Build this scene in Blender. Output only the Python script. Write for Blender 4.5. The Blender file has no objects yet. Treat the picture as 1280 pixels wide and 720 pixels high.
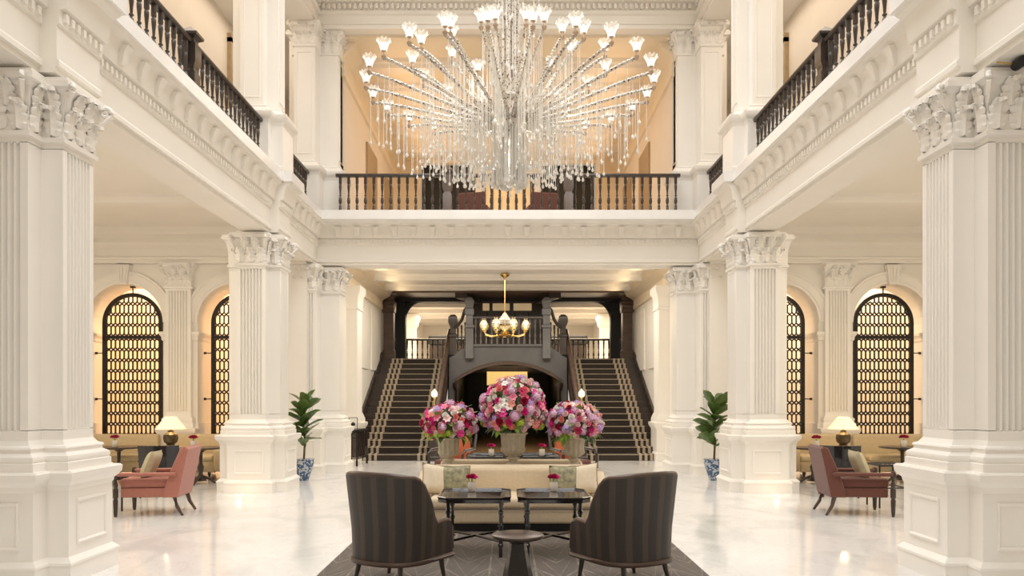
import bpy, bmesh, math, random
from math import sin, cos, pi, radians, sqrt, hypot, atan2
from mathutils import Vector, Matrix
random.seed(7)
S = bpy.context.scene
COL = S.collection
# ------------------------------------------------------------------ camera
cd = bpy.data.cameras.new('camera'); cam = bpy.data.objects.new('camera', cd); COL.objects.link(cam)
cam.location = (0, 0, 1.65); cam.rotation_euler = (pi/2, 0, 0)
cd.sensor_width = 36; cd.lens = 27.0; cd.shift_x = 5/1280; cd.shift_y = 137/1280
cd.clip_start = 0.1; cd.clip_end = 200
S.camera = cam
# ------------------------------------------------------------------ world, light, exposure
W = bpy.data.worlds.new('world'); S.world = W; W.use_nodes = True
W.node_tree.nodes['Background'].inputs[0].default_value = (1.0, 0.90, 0.76, 1)
W.node_tree.nodes['Background'].inputs[1].default_value = 0.45
S.view_settings.view_transform = 'Standard'; S.view_settings.look = 'None'
S.view_settings.exposure = 0.20; S.view_settings.gamma = 1.0
S.view_settings.use_curve_mapping = False
S.cycles.max_bounces = 9; S.cycles.diffuse_bounces = 5; S.cycles.glossy_bounces = 4
S.cycles.transmission_bounces = 5; S.cycles.transparent_max_bounces = 12
S.cycles.sample_clamp_indirect = 6.0; S.cycles.caustics_reflective = False; S.cycles.caustics_refractive = False
S.cycles.use_denoising = True

def area(name, loc, rot, sx, sy, power, col=(1, 1, 1), spread=180):
    l = bpy.data.lights.new(name, 'AREA'); l.shape = 'RECTANGLE'; l.size = sx; l.size_y = sy
    l.energy = power; l.color = col; l.spread = radians(spread)
    o = bpy.data.objects.new(name, l); COL.objects.link(o); o.location = loc; o.rotation_euler = rot
    return o
def point(name, loc, power, col, r=0.1):
    l = bpy.data.lights.new(name, 'POINT'); l.energy = power; l.color = col; l.shadow_soft_size = r
    o = bpy.data.objects.new(name, l); COL.objects.link(o); o.location = loc
    return o
WARM = (1.0, 0.72, 0.42); SOFT = (1.0, 0.90, 0.76)
area('skylight_daylight', (0, 7.5, 13.5), (0, 0, 0), 8, 17, 1750, (0.98, 0.985, 1.0))
area('rear_fill_light', (0, -5.5, 4.2), (pi/2, 0, 0), 8, 7, 85, (1.0, 0.82, 0.62))  # unseen fill panel added behind the camera
for s in (-1, 1):
    area('aisle_ceiling_light', (s*7.4, 10.5, 5.12), (0, 0, 0), 3.2, 7, 190, (1.0, 0.88, 0.72))
    area('gallery_ceiling_light', (s*5.4, 13, 9.9), (0, 0, 0), 0.9, 14, 80, (1.0, 0.88, 0.74))
    area('screen_room_light', (s*7.4, 18.6, 4.7), (0, 0, 0), 5, 2.2, 210 if s < 0 else 170, (1.0, 0.66, 0.38) if s < 0 else (1.0, 0.78, 0.55))
    area('hall_cove_light', (s*2.9, 21.5, 8.5), (0, s*radians(115), 0), 0.3, 8, 42, (1.0, 0.68, 0.38))
    area('back_room_light', (s*2.4, 31.5, 4.95), (0, 0, 0), 2.6, 6, 230, (1.0, 0.80, 0.58))
    area('stair_cove_light', (s*3.4, 21.5, 4.85), (0, s*radians(150), 0), 0.2, 7, 10, (1.0, 0.72, 0.40))
area('upper_hall_light', (0, 21.5, 9.4), (0, 0, 0), 4, 7, 75, (1.0, 0.83, 0.66))
area('stair_hall_light', (0, 20.6, 5.0), (0, 0, 0), 6, 4.0, 250, (1.0, 0.91, 0.78))
area('passage_light', (0, 29.0, 2.8), (0, 0, 0), 1.6, 3.5, 25, (1.0, 0.7, 0.4))

# ------------------------------------------------------------------ materials
def mat(name, col, rough=0.5, metal=0.0, vary=0.06, scale=8.0, bump=0.0, bscale=60.0, spec=0.5, coords='Object', emit=None, estr=0.0, trans=0.0, coat=0.0, stretch=None, sheen=0.0):
    m = bpy.data.materials.new(name); m.use_nodes = True
    nt = m.node_tree; N = nt.nodes; L = nt.links; b = N['Principled BSDF']
    b.inputs['Roughness'].default_value = rough; b.inputs['Metallic'].default_value = metal
    b.inputs['Specular IOR Level'].default_value = spec
    b.inputs['Transmission Weight'].default_value = trans
    b.inputs['Coat Weight'].default_value = coat
    b.inputs['Sheen Weight'].default_value = sheen
    tc = N.new('ShaderNodeTexCoord'); src = tc.outputs[coords]
    if stretch:
        mp = N.new('ShaderNodeMapping'); mp.inputs['Scale'].default_value = stretch
        L.new(src, mp.inputs[0]); src = mp.outputs[0]
    n = N.new('ShaderNodeTexNoise'); n.inputs['Scale'].default_value = scale; n.inputs['Detail'].default_value = 4
    L.new(src, n.inputs['Vector'])
    r = N.new('ShaderNodeValToRGB')
    r.color_ramp.elements[0].position = 0.3; r.color_ramp.elements[1].position = 0.7
    lo = [max(0, c*(1-vary)) for c in col]; hi = [min(1, c*(1+vary)) for c in col]
    r.color_ramp.elements[0].color = (*lo, 1); r.color_ramp.elements[1].color = (*hi, 1)
    L.new(n.outputs[0], r.inputs[0]); L.new(r.outputs[0], b.inputs['Base Color'])
    if bump > 0:
        n2 = N.new('ShaderNodeTexNoise'); n2.inputs['Scale'].default_value = bscale
        L.new(src, n2.inputs['Vector'])
        bp = N.new('ShaderNodeBump'); bp.inputs['Strength'].default_value = bump; bp.inputs['Distance'].default_value = 0.01
        L.new(n2.outputs[0], bp.inputs['Height']); L.new(bp.outputs[0], b.inputs['Normal'])
    if emit:
        b.inputs['Emission Color'].default_value = (*emit, 1); b.inputs['Emission Strength'].default_value = estr
    return m
def math_node(nt, op, a=None, b=None, c=None):
    n = nt.nodes.new('ShaderNodeMath'); n.operation = op
    for i, v in enumerate((a, b, c)):
        if v is None: continue
        if isinstance(v, (int, float)): n.inputs[i].default_value = v
        else: nt.links.new(v, n.inputs[i])
    return n.outputs[0]
def mixcol(nt, fac, a, b):
    n = nt.nodes.new('ShaderNodeMix'); n.data_type = 'RGBA'
    if isinstance(fac, (int, float)): n.inputs[0].default_value = fac
    else: nt.links.new(fac, n.inputs[0])
    for i, v in ((6, a), (7, b)):
        if isinstance(v, tuple): n.inputs[i].default_value = (*v, 1)
        else: nt.links.new(v, n.inputs[i])
    return n.outputs[2]

M = {}
M['plaster'] = mat('plaster', (0.87, 0.832, 0.765), 0.55, vary=0.015, scale=1.5, bump=0.03, bscale=40)
M['column'] = mat('column_paint', (0.885, 0.855, 0.80), 0.38, vary=0.012, scale=2.0, bump=0.02, bscale=30)
M['warmwall'] = mat('warm_plaster', (0.84, 0.745, 0.63), 0.6, vary=0.02, scale=2.0)
M['cove'] = mat('cove_plaster', (0.86, 0.74, 0.56), 0.6, vary=0.03, scale=2.0)
M['ledge'] = mat('marble_ledge', (0.88, 0.87, 0.85), 0.15, vary=0.03, scale=3.0)
M['dark'] = mat('dark_wood', (0.042, 0.030, 0.024), 0.32, vary=0.35, scale=6, stretch=(1, 1, 0.15), coat=0.2)
M['brown'] = mat('brown_wood', (0.075, 0.045, 0.032), 0.35, vary=0.35, scale=6, stretch=(0.2, 1, 1), coat=0.15)
M['litwood'] = mat('lit_brown_wood', (0.15, 0.085, 0.055), 0.35, vary=0.3, scale=6, stretch=(0.2, 1, 1))  # brown wood lightened, painting in the light on the beam front
M['greyblue'] = mat('grey_paint', (0.105, 0.102, 0.103), 0.4, vary=0.12, scale=3)
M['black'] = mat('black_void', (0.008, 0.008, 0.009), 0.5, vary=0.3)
M['lacquer'] = mat('black_lacquer', (0.014, 0.014, 0.016), 0.12, vary=0.3, coat=0.5)
M['iron'] = mat('iron', (0.018, 0.015, 0.013), 0.4, 0.3, vary=0.3, scale=20)
M['sofa'] = mat('cream_fabric', (0.66, 0.54, 0.38), 0.85, vary=0.05, scale=30, bump=0.12, bscale=400, sheen=0.2)
M['banq'] = mat('ochre_fabric', (0.60, 0.48, 0.30), 0.85, vary=0.05, scale=20, bump=0.12, bscale=300)
M['cream'] = mat('cream_cushion', (0.74, 0.64, 0.49), 0.85, vary=0.05, scale=20, bump=0.12, bscale=400)
M['green'] = mat('sage_cushion', (0.29, 0.27, 0.17), 0.85, vary=0.45, scale=14, bump=0.15, bscale=200)
M['sage'] = mat('pale_sage_cushion', (0.55, 0.50, 0.33), 0.85, vary=0.1, scale=14, bump=0.15, bscale=200)
M['salmon'] = mat('salmon_fabric', (0.40, 0.155, 0.115), 0.8, vary=0.06, scale=20, bump=0.12, bscale=400, sheen=0.2)
M['rust'] = mat('rust_fabric', (0.135, 0.045, 0.030), 0.8, vary=0.06, scale=20, bump=0.12, bscale=400, sheen=0.2)
M['orange'] = mat('orange_fabric', (0.62, 0.15, 0.06), 0.75, vary=0.08, scale=10)
M['stone'] = mat('urn_stone', (0.54, 0.48, 0.37), 0.6, vary=0.12, scale=14, bump=0.15, bscale=50)
M['topstone'] = mat('console_stone', (0.55, 0.48, 0.36), 0.3, vary=0.12, scale=10)
M['white'] = mat('white_china', (0.80, 0.74, 0.65), 0.25, vary=0.03)
M['brass'] = mat('brass', (0.72, 0.50, 0.20), 0.22, 1.0, vary=0.08)
M['rose'] = mat('dull_rose_metal', (0.50, 0.38, 0.29), 0.35, 0.8, vary=0.1)
M['lampbase'] = mat('bronze_ceramic', (0.10, 0.075, 0.04), 0.3, 0.3, vary=0.5, scale=12)
M['shade'] = mat('lit_shade', (0.9, 0.75, 0.5), 0.7, vary=0.04, emit=(1.0, 0.68, 0.30), estr=1.1)
M['globe'] = mat('lit_globe', (0.95, 0.9, 0.75), 0.2, vary=0.02, emit=(1.0, 0.84, 0.52), estr=0.9)
M['glow'] = mat('lit_panel', (0.9, 0.65, 0.25), 0.5, vary=0.1, scale=3, emit=(1.0, 0.66, 0.22), estr=0.75)
M['litpane'] = mat('lit_pane', (0.9, 0.7, 0.4), 0.5, vary=0.1, scale=3, emit=(1.0, 0.74, 0.42), estr=0.22)
M['cup'] = mat('lit_glass_cup', (0.95, 0.93, 0.9), 0.15, vary=0.02, emit=(1.0, 0.93, 0.84), estr=0.22)
M['bulb'] = mat('lit_bulb', (1, 0.95, 0.9), 0.2, vary=0.02, emit=(1.0, 0.9, 0.72), estr=5)
M['softbulb'] = mat('soft_lit_bulb', (1, 0.9, 0.7), 0.2, vary=0.02, emit=(1.0, 0.82, 0.5), estr=1.3)
M['leafg'] = mat('glossy_leaf', (0.10, 0.17, 0.04), 0.35, vary=0.55, scale=9)
M['leafp'] = mat('pale_leaf', (0.22, 0.42, 0.05), 0.5, vary=0.35, scale=20)
M['leafd'] = mat('grey_leaf', (0.07, 0.11, 0.05), 0.6, vary=0.4, scale=20)
M['soil'] = mat('soil', (0.05, 0.03, 0.02), 0.9, vary=0.4, scale=40)
M['trunk'] = mat('trunk', (0.11, 0.07, 0.04), 0.8, vary=0.3, scale=20)
M['nosing'] = mat('nosing_strip', (0.56, 0.46, 0.33), 0.5, vary=0.08)
M['glassy'] = mat('smoked_glass', (0.03, 0.03, 0.035), 0.05, vary=0.1, coat=1.0)
M['tan'] = mat('tan_wood', (0.42, 0.26, 0.11), 0.35, vary=0.15, scale=8, stretch=(0.2, 1, 1))
M['floorwood'] = mat('passage_floor', (0.30, 0.17, 0.08), 0.25, vary=0.15, scale=5, stretch=(0.2, 1, 1))
M['door'] = mat('door_paint', (0.42, 0.30, 0.17), 0.5, vary=0.1)
FL = {'pink': (0.88, 0.26, 0.38), 'blush': (0.95, 0.62, 0.62), 'ivory': (0.97, 0.91, 0.80), 'lilac': (0.58, 0.40, 0.74), 'mauve': (0.80, 0.52, 0.72),
      'crimson': (0.40, 0.008, 0.06), 'magenta': (0.78, 0.04, 0.32), 'coral': (0.94, 0.33, 0.28), 'lime': (0.46, 0.60, 0.06)}
for k, c in FL.items(): M['f_'+k] = mat('petal_'+k, c, 0.6, vary=0.22, scale=25)

def crystal_mat():
    m = mat('crystal', (0.95, 0.935, 0.90), 0.10, vary=0.05, spec=0.9)
    nt = m.node_tree; N = nt.nodes; L = nt.links; b = N['Principled BSDF']
    b.inputs['Transmission Weight'].default_value = 0.12; b.inputs['IOR'].default_value = 1.5
    tl = N.new('ShaderNodeBsdfTranslucent'); tl.inputs[0].default_value = (0.95, 0.93, 0.89, 1); mx = N.new('ShaderNodeMixShader'); mx.inputs[0].default_value = 0.4
    L.new(b.outputs[0], mx.inputs[1]); L.new(tl.outputs[0], mx.inputs[2]); L.new(mx.outputs[0], N['Material Output'].inputs[0])
    return m
M['crystal'] = crystal_mat()
def clear_mat():
    m = mat('clear_glass', (0.95, 0.92, 0.84), 0.05, vary=0.03)
    nt = m.node_tree; N = nt.nodes; L = nt.links
    tr = N.new('ShaderNodeBsdfTransparent'); mx = N.new('ShaderNodeMixShader'); lw = N.new('ShaderNodeLayerWeight'); lw.inputs[0].default_value = 0.45
    L.new(math_node(nt, 'ADD', math_node(nt, 'MULTIPLY', lw.outputs['Facing'], 0.6), 0.12), mx.inputs[0]); L.new(tr.outputs[0], mx.inputs[1]); L.new(N['Principled BSDF'].outputs[0], mx.inputs[2])
    L.new(mx.outputs[0], N['Material Output'].inputs[0])
    return m
M['clear'] = clear_mat()
def globe_mat():
    m = bpy.data.materials.new('globe_glass'); m.use_nodes = True; nt = m.node_tree; N = nt.nodes; L = nt.links
    tr = N.new('ShaderNodeBsdfTransparent'); tr.inputs[0].default_value = (0.93, 0.88, 0.74, 1)
    gl = N.new('ShaderNodeBsdfGlossy'); gl.inputs['Roughness'].default_value = 0.06; gl.inputs['Color'].default_value = (0.95, 0.9, 0.78, 1)
    mx = N.new('ShaderNodeMixShader'); lw = N.new('ShaderNodeLayerWeight'); lw.inputs[0].default_value = 0.5
    L.new(math_node(nt, 'ADD', math_node(nt, 'MULTIPLY', lw.outputs['Facing'], 0.6), 0.06), mx.inputs[0]); L.new(tr.outputs[0], mx.inputs[1]); L.new(gl.outputs[0], mx.inputs[2])
    L.new(mx.outputs[0], N['Material Output'].inputs[0])
    return m
M['globeglass'] = globe_mat()
def cup_mat():
    m = clear_mat(); m.name = 'glowing_cup_glass'; nt = m.node_tree; b = nt.nodes['Principled BSDF']
    b.inputs['Emission Color'].default_value = (1, 0.93, 0.84, 1); b.inputs['Emission Strength'].default_value = 0.35
    return m
M['cup'] = cup_mat()
def arm_mat():
    m = mat('beaded_arm', (0.8, 0.78, 0.74), 0.12, vary=0.05, spec=0.8)
    nt = m.node_tree; N = nt.nodes; L = nt.links; b = N['Principled BSDF']
    tc = N.new('ShaderNodeTexCoord'); v = N.new('ShaderNodeTexVoronoi'); v.inputs['Scale'].default_value = 55
    L.new(tc.outputs['Object'], v.inputs['Vector'])
    sep = N.new('ShaderNodeSeparateColor'); L.new(v.outputs['Color'], sep.inputs[0])
    c = math_node(nt, 'GREATER_THAN', sep.outputs[0], 0.84)
    L.new(mixcol(nt, c, (0.62, 0.58, 0.52), (0.15, 0.10, 0.065)), b.inputs['Base Color'])
    return m
M['beads'] = arm_mat()
def marble():
    m = bpy.data.materials.new('marble_floor'); m.use_nodes = True
    nt = m.node_tree; N = nt.nodes; L = nt.links; b = N['Principled BSDF']
    tc = N.new('ShaderNodeTexCoord'); mp = N.new('ShaderNodeMapping'); mp.inputs['Scale'].default_value = (1, 0.6, 1); mp.inputs['Rotation'].default_value = (0, 0, 0.5)
    L.new(tc.outputs['Object'], mp.inputs[0])
    n = N.new('ShaderNodeTexNoise'); n.inputs['Scale'].default_value = 1.3; n.inputs['Detail'].default_value = 9; n.inputs['Distortion'].default_value = 1.2
    L.new(mp.outputs[0], n.inputs[0])
    r = N.new('ShaderNodeValToRGB'); e = r.color_ramp.elements
    e[0].position = 0.34; e[0].color = (0.71, 0.70, 0.69, 1); e[1].position = 0.52; e[1].color = (0.84, 0.83, 0.815, 1)
    L.new(n.outputs[0], r.inputs[0])
    n2 = N.new('ShaderNodeTexNoise'); n2.inputs['Scale'].default_value = 2.2; n2.inputs['Detail'].default_value = 8; n2.inputs['Distortion'].default_value = 2.5
    L.new(mp.outputs[0], n2.inputs[0])
    v = math_node(nt, 'ABSOLUTE', math_node(nt, 'SUBTRACT', n2.outputs[0], 0.5))
    mr = N.new('ShaderNodeMapRange'); mr.inputs[1].default_value = 0.0; mr.inputs[2].default_value = 0.025; mr.inputs[3].default_value = 0.25; mr.inputs[4].default_value = 0.0
    L.new(v, mr.inputs[0])
    L.new(mixcol(nt, mr.outputs[0], r.outputs[0], (0.55, 0.53, 0.52)), b.inputs['Base Color'])
    b.inputs['Roughness'].default_value = 0.10; b.inputs['Specular IOR Level'].default_value = 0.5
    return m
M['marble'] = marble()
def rug_mat():
    m = bpy.data.materials.new('rug'); m.use_nodes = True
    nt = m.node_tree; N = nt.nodes; L = nt.links; b = N['Principled BSDF']
    tc = N.new('ShaderNodeTexCoord'); sp = N.new('ShaderNodeSeparateXYZ'); L.new(tc.outputs['Object'], sp.inputs[0])
    nz = N.new('ShaderNodeTexNoise'); nz.inputs['Scale'].default_value = 4; nz.inputs['Detail'].default_value = 6; nz.inputs['Roughness'].default_value = 0.7; L.new(tc.outputs['Object'], nz.inputs[0])
    x = math_node(nt, 'MULTIPLY', sp.outputs[0], 2.3); y = math_node(nt, 'MULTIPLY', sp.outputs[1], 1.45)
    fx = math_node(nt, 'ABSOLUTE', math_node(nt, 'SUBTRACT', math_node(nt, 'FRACT', x), 0.5))
    lines = None
    for k, w in ((1.3, 0.028), (2.9, 0.022)):
        u = math_node(nt, 'FRACT', math_node(nt, 'ADD', y, math_node(nt, 'MULTIPLY', fx, k)))
        d = math_node(nt, 'ABSOLUTE', math_node(nt, 'SUBTRACT', u, 0.5))
        l = math_node(nt, 'LESS_THAN', d, w)
        lines = l if lines is None else math_node(nt, 'MAXIMUM', lines, l)
    spine = math_node(nt, 'LESS_THAN', fx, 0.022)
    lines = math_node(nt, 'MULTIPLY', math_node(nt, 'MAXIMUM', lines, spine), math_node(nt, 'SUBTRACT', math_node(nt, 'MULTIPLY', nz.outputs[0], 3.4), 1.15))
    base = mixcol(nt, nz.outputs[0], (0.006, 0.004, 0.003), (0.125, 0.092, 0.072))
    L.new(mixcol(nt, lines, base, (0.30, 0.255, 0.215)), b.inputs['Base Color'])
    b.inputs['Roughness'].default_value = 0.75; b.inputs['Sheen Weight'].default_value = 0.3
    bp = N.new('ShaderNodeBump'); n3 = N.new('ShaderNodeTexNoise'); n3.inputs['Scale'].default_value = 250
    L.new(tc.outputs['Object'], n3.inputs[0]); L.new(n3.outputs[0], bp.inputs['Height']); bp.inputs['Strength'].default_value = 0.3; bp.inputs['Distance'].default_value = 0.01
    L.new(bp.outputs[0], b.inputs['Normal'])
    return m
M['rug'] = rug_mat()
def runner_mat():
    m = bpy.data.materials.new('stair_runner'); m.use_nodes = True
    nt = m.node_tree; N = nt.nodes; L = nt.links; b = N['Principled BSDF']
    uv = N.new('ShaderNodeTexCoord'); sp = N.new('ShaderNodeSeparateXYZ'); L.new(uv.outputs['UV'], sp.inputs[0])
    d = math_node(nt, 'MINIMUM', sp.outputs[0], math_node(nt, 'SUBTRACT', 1.78, sp.outputs[0]))   # distance from nearer edge, metres
    inb = math_node(nt, 'LESS_THAN', d, 0.36)
    st = math_node(nt, 'LESS_THAN', math_node(nt, 'FRACT', math_node(nt, 'DIVIDE', d, 0.144)), 0.5)
    k = math_node(nt, 'MULTIPLY', inb, st)
    nz = N.new('ShaderNodeTexNoise'); nz.inputs['Scale'].default_value = 30; L.new(uv.outputs['UV'], nz.inputs[0])
    base = mixcol(nt, nz.outputs[0], (0.022, 0.016, 0.012), (0.045, 0.035, 0.028))
    L.new(mixcol(nt, k, base, (0.46, 0.38, 0.29)), b.inputs['Base Color'])
    b.inputs['Roughness'].default_value = 0.9
    return m
M['runner'] = runner_mat()
def cane_mat(name, dark, light):
    m = bpy.data.materials.new(name); m.use_nodes = True
    nt = m.node_tree; N = nt.nodes; L = nt.links; b = N['Principled BSDF']
    uv = N.new('ShaderNodeTexCoord'); sp = N.new('ShaderNodeSeparateXYZ'); L.new(uv.outputs['UV'], sp.inputs[0])
    u, v = sp.outputs[0], sp.outputs[1]
    f = math_node(nt, 'FRACT', math_node(nt, 'DIVIDE', u, 0.15))
    band = math_node(nt, 'GREATER_THAN', f, 0.62)
    wu = math_node(nt, 'FRACT', math_node(nt, 'DIVIDE', u, 0.0085)); wv = math_node(nt, 'FRACT', math_node(nt, 'DIVIDE', v, 0.0085))
    hole = math_node(nt, 'MULTIPLY', math_node(nt, 'LESS_THAN', wu, 0.5), math_node(nt, 'LESS_THAN', wv, 0.5))
    hole = math_node(nt, 'MULTIPLY', hole, math_node(nt, 'SUBTRACT', 1.0, band))
    nz = N.new('ShaderNodeTexNoise'); nz.inputs['Scale'].default_value = 10
    mp = N.new('ShaderNodeMapping'); mp.inputs['Scale'].default_value = (6, 0.6, 1); L.new(uv.outputs['UV'], mp.inputs[0]); L.new(mp.outputs[0], nz.inputs[0])
    c1 = mixcol(nt, nz.outputs[0], dark, tuple(c*1.7 for c in dark))
    c2 = mixcol(nt, band, c1, light)
    L.new(mixcol(nt, hole, c2, tuple(c*0.25 for c in dark)), b.inputs['Base Color'])
    b.inputs['Roughness'].default_value = 0.5
    bp = N.new('ShaderNodeBump'); bp.inputs['Strength'].default_value = 0.4; bp.inputs['Distance'].default_value = 0.003
    L.new(math_node(nt, 'SUBTRACT', 1.0, hole), bp.inputs['Height']); L.new(bp.outputs[0], b.inputs['Normal'])
    return m
M['cane'] = cane_mat('woven_cane', (0.032, 0.0245, 0.021), (0.066, 0.050, 0.041))
def pot_mat():
    m = mat('blue_white_china', (0.8, 0.8, 0.8), 0.15, vary=0.05, coat=0.5)
    nt = m.node_tree; N = nt.nodes; L = nt.links; b = N['Principled BSDF']
    tc = N.new('ShaderNodeTexCoord'); v = N.new('ShaderNodeTexNoise'); v.inputs['Scale'].default_value = 14; v.inputs['Detail'].default_value = 3; v.inputs['Distortion'].default_value = 1.5
    L.new(tc.outputs['Object'], v.inputs['Vector'])
    L.new(mixcol(nt, math_node(nt, 'GREATER_THAN', v.outputs[0], 0.47), (0.42, 0.48, 0.54), (0.04, 0.09, 0.19)), b.inputs['Base Color'])
    return m
M['pot'] = pot_mat()
def inlay_mat():
    m = mat('inlay_rim', (0.3, 0.22, 0.16), 0.2, vary=0.05, coat=0.5)
    nt = m.node_tree; N = nt.nodes; L = nt.links; b = N['Principled BSDF']
    tc = N.new('ShaderNodeTexCoord'); v = N.new('ShaderNodeTexVoronoi'); v.inputs['Scale'].default_value = 80
    L.new(tc.outputs['Object'], v.inputs['Vector'])
    sep = N.new('ShaderNodeSeparateColor'); L.new(v.outputs['Color'], sep.inputs[0])
    L.new(mixcol(nt, math_node(nt, 'GREATER_THAN', sep.outputs[1], 0.55), (0.02, 0.018, 0.017), (0.28, 0.22, 0.19)), b.inputs['Base Color'])
    return m
M['inlay'] = inlay_mat()

# ------------------------------------------------------------------ mesh helpers
class MB:
    def __init__(s): s.v = []; s.f = []; s.uv = []
    def add(s, vs, fs, uv=None):
        b = len(s.v); s.v += [tuple(p) for p in vs]; s.f += [tuple(i+b for i in f) for f in fs]
        s.uv += list(uv) if uv else [(0, 0)]*len(vs); return s
    def box(s, x0, x1, y0, y1, z0, z1):
        if x0 > x1: x0, x1 = x1, x0
        if y0 > y1: y0, y1 = y1, y0
        return s.add([(x0,y0,z0),(x1,y0,z0),(x1,y1,z0),(x0,y1,z0),(x0,y0,z1),(x1,y0,z1),(x1,y1,z1),(x0,y1,z1)],
                     [(0,3,2,1),(4,5,6,7),(0,1,5,4),(1,2,6,5),(2,3,7,6),(3,0,4,7)])
    def cbox(s, c, d): return s.box(c[0]-d[0]/2, c[0]+d[0]/2, c[1]-d[1]/2, c[1]+d[1]/2, c[2]-d[2]/2, c[2]+d[2]/2)
    def rbox(s, c, d, r=0.03, seg=3, m=None):
        bm = bmesh.new(); bmesh.ops.create_cube(bm, size=1)
        for v in bm.verts: v.co = Vector((v.co.x*d[0], v.co.y*d[1], v.co.z*d[2]))
        bmesh.ops.bevel(bm, geom=bm.edges[:], offset=min(r, min(d)*0.49), segments=seg, affect='EDGES', profile=0.5)
        T = (m or Matrix.Identity(4)); C = Vector(c)
        bm.verts.index_update()
        s.add([tuple(T @ v.co + C) for v in bm.verts], [tuple(v.index for v in f.verts) for f in bm.faces]); bm.free(); return s
    def loft(s, rings, cap=True, closed=True, uv=None):
        n = len(rings[0]); vs = [p for r in rings for p in r]; fs = []
        for i in range(len(rings)-1):
            for j in range(n if closed else n-1):
                k = (j+1) % n
                fs.append((i*n+j, i*n+k, (i+1)*n+k, (i+1)*n+j))
        if cap and closed:
            fs.append(tuple(range(n-1, -1, -1))); fs.append(tuple((len(rings)-1)*n+j for j in range(n)))
        return s.add(vs, fs, uv)
    def prism(s, poly, z0, z1): return s.loft([[(x, y, z0) for x, y in poly], [(x, y, z1) for x, y in poly]])
    def lathe(s, prof, n=16, c=(0, 0, 0), mod=None, cap=True):
        rings = []
        for r, z in prof:
            rings.append([(c[0]+r*(mod(j, r, z) if mod else 1)*cos(2*pi*j/n), c[1]+r*(mod(j, r, z) if mod else 1)*sin(2*pi*j/n), c[2]+z) for j in range(n)])
        return s.loft(rings, cap)
    def tube(s, pts, r, n=8, cap=True):
        pts = [Vector(p) for p in pts]; rings = []
        for i, p in enumerate(pts):
            d = (pts[min(i+1, len(pts)-1)] - pts[max(i-1, 0)]).normalized()
            up = Vector((0, 0, 1)) if abs(d.z) < 0.95 else Vector((1, 0, 0))
            a = d.cross(up).normalized(); b = a.cross(d)
            rr = r[i] if isinstance(r, (list, tuple)) else r
            rings.append([tuple(p + a*rr*cos(2*pi*j/n) + b*rr*sin(2*pi*j/n)) for j in range(n)])
        return s.loft(rings, cap)
    def bar(s, p0, p1, w, t, normal=(0, 1, 0)):
        p0 = Vector(p0); p1 = Vector(p1); d = (p1-p0).normalized(); nn = Vector(normal); a = d.cross(nn).normalized()*w/2; b = nn*t/2
        return s.loft([[tuple(p+a+b), tuple(p-a+b), tuple(p-a-b), tuple(p+a-b)] for p in (p0, p1)])
    def xform(s, m):
        s.v = [tuple(m @ Vector(p)) for p in s.v]; return s
    def mesh(s, name, m, smooth=35, uv=False, fix=True):
        me = bpy.data.meshes.new(name); me.from_pydata(s.v, [], s.f)
        if uv:
            l = me.uv_layers.new(name='UVMap')
            for i, lp in enumerate(me.loops): l.data[i].uv = s.uv[lp.vertex_index]
        if fix:
            bm = bmesh.new(); bm.from_mesh(me); bmesh.ops.recalc_face_normals(bm, faces=bm.faces[:]); bm.to_mesh(me); bm.free()
        if smooth:
            me.polygons.foreach_set('use_smooth', [True]*len(me.polygons)); me.set_sharp_from_angle(angle=radians(smooth))
        me.materials.append(M[m] if isinstance(m, str) else m)
        return me
    def build(s, name, m, parent=None, loc=None, rot=None, **k):
        return inst(s.mesh(name, m, **k), name, parent, loc, rot)
def inst(me, name, parent=None, loc=None, rot=None, kind=None, scale=None):
    o = bpy.data.objects.new(name, me); COL.objects.link(o)
    if parent is not None: o.parent = parent
    if loc is not None: o.location = loc
    if rot is not None: o.rotation_euler = rot
    if scale is not None: o.scale = scale
    if kind: o['kind'] = kind
    return o
def tag(o, label, cat, group=None):
    o['label'] = label; o['category'] = cat
    if group: o['group'] = group
    return o
def thing(name, label, cat, loc=(0, 0, 0), rz=0, group=None):
    o = bpy.data.objects.new(name, None); COL.objects.link(o); o.location = loc; o.rotation_euler = (0, 0, rz); o.empty_display_size = 0.2
    return tag(o, label, cat, group)
def struct(o): o['kind'] = 'structure'; return o
def copy_tree(o, loc, rz, label, group=None, parent=None):
    c = o.copy(); COL.objects.link(c)
    if parent is None:
        c.location = loc; c.rotation_euler = (0, 0, rz); c['label'] = label
        if group: c['group'] = group
    else: c.parent = parent
    for ch in list(o.children): copy_tree(ch, None, None, None, None, c)
    return c
def P(px, py, D): return ((px-635)*D/960, D, 1.65-(py-497)*D/960)

# ================================================================== LARGE STRUCTURE
struct(MB().box(-11, 11, -8, 40, -0.2, 0).build('floor', 'marble', smooth=0))
# --- entablature that runs along both sides and across the far side
REF = 4.23; YREF = 16.85
def u_sweep(prof, ya=-8):
    rings = []
    for side, far in ((-1, 0), (-1, 1), (1, 1), (1, 0)):
        rings.append([(side*(REF-d), (YREF-d) if far else ya, z) for d, z in prof])
    return MB().loft(rings)
PROF = [(-0.42, 4.55), (0.05, 4.55), (0.05, 4.60), (0.085, 4.605), (0.085, 4.65), (0.06, 4.68), (0.06, 4.97), (0.085, 4.985), (0.085, 5.11),
        (0.135, 5.125), (0.15, 5.17), (0.165, 5.28), (0.20, 5.36), (0.265, 5.395), (0.28, 5.43), (-0.42, 5.43)]
e1 = struct(u_sweep(PROF).build('trim_1', 'plaster', smooth=25))
led = [(-0.5, 5.43), (0.31, 5.43), (0.31, 5.59), (0.295, 5.61), (-0.5, 5.61)]
u_sweep(led).build('ledge', 'ledge', e1, smooth=0)
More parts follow.
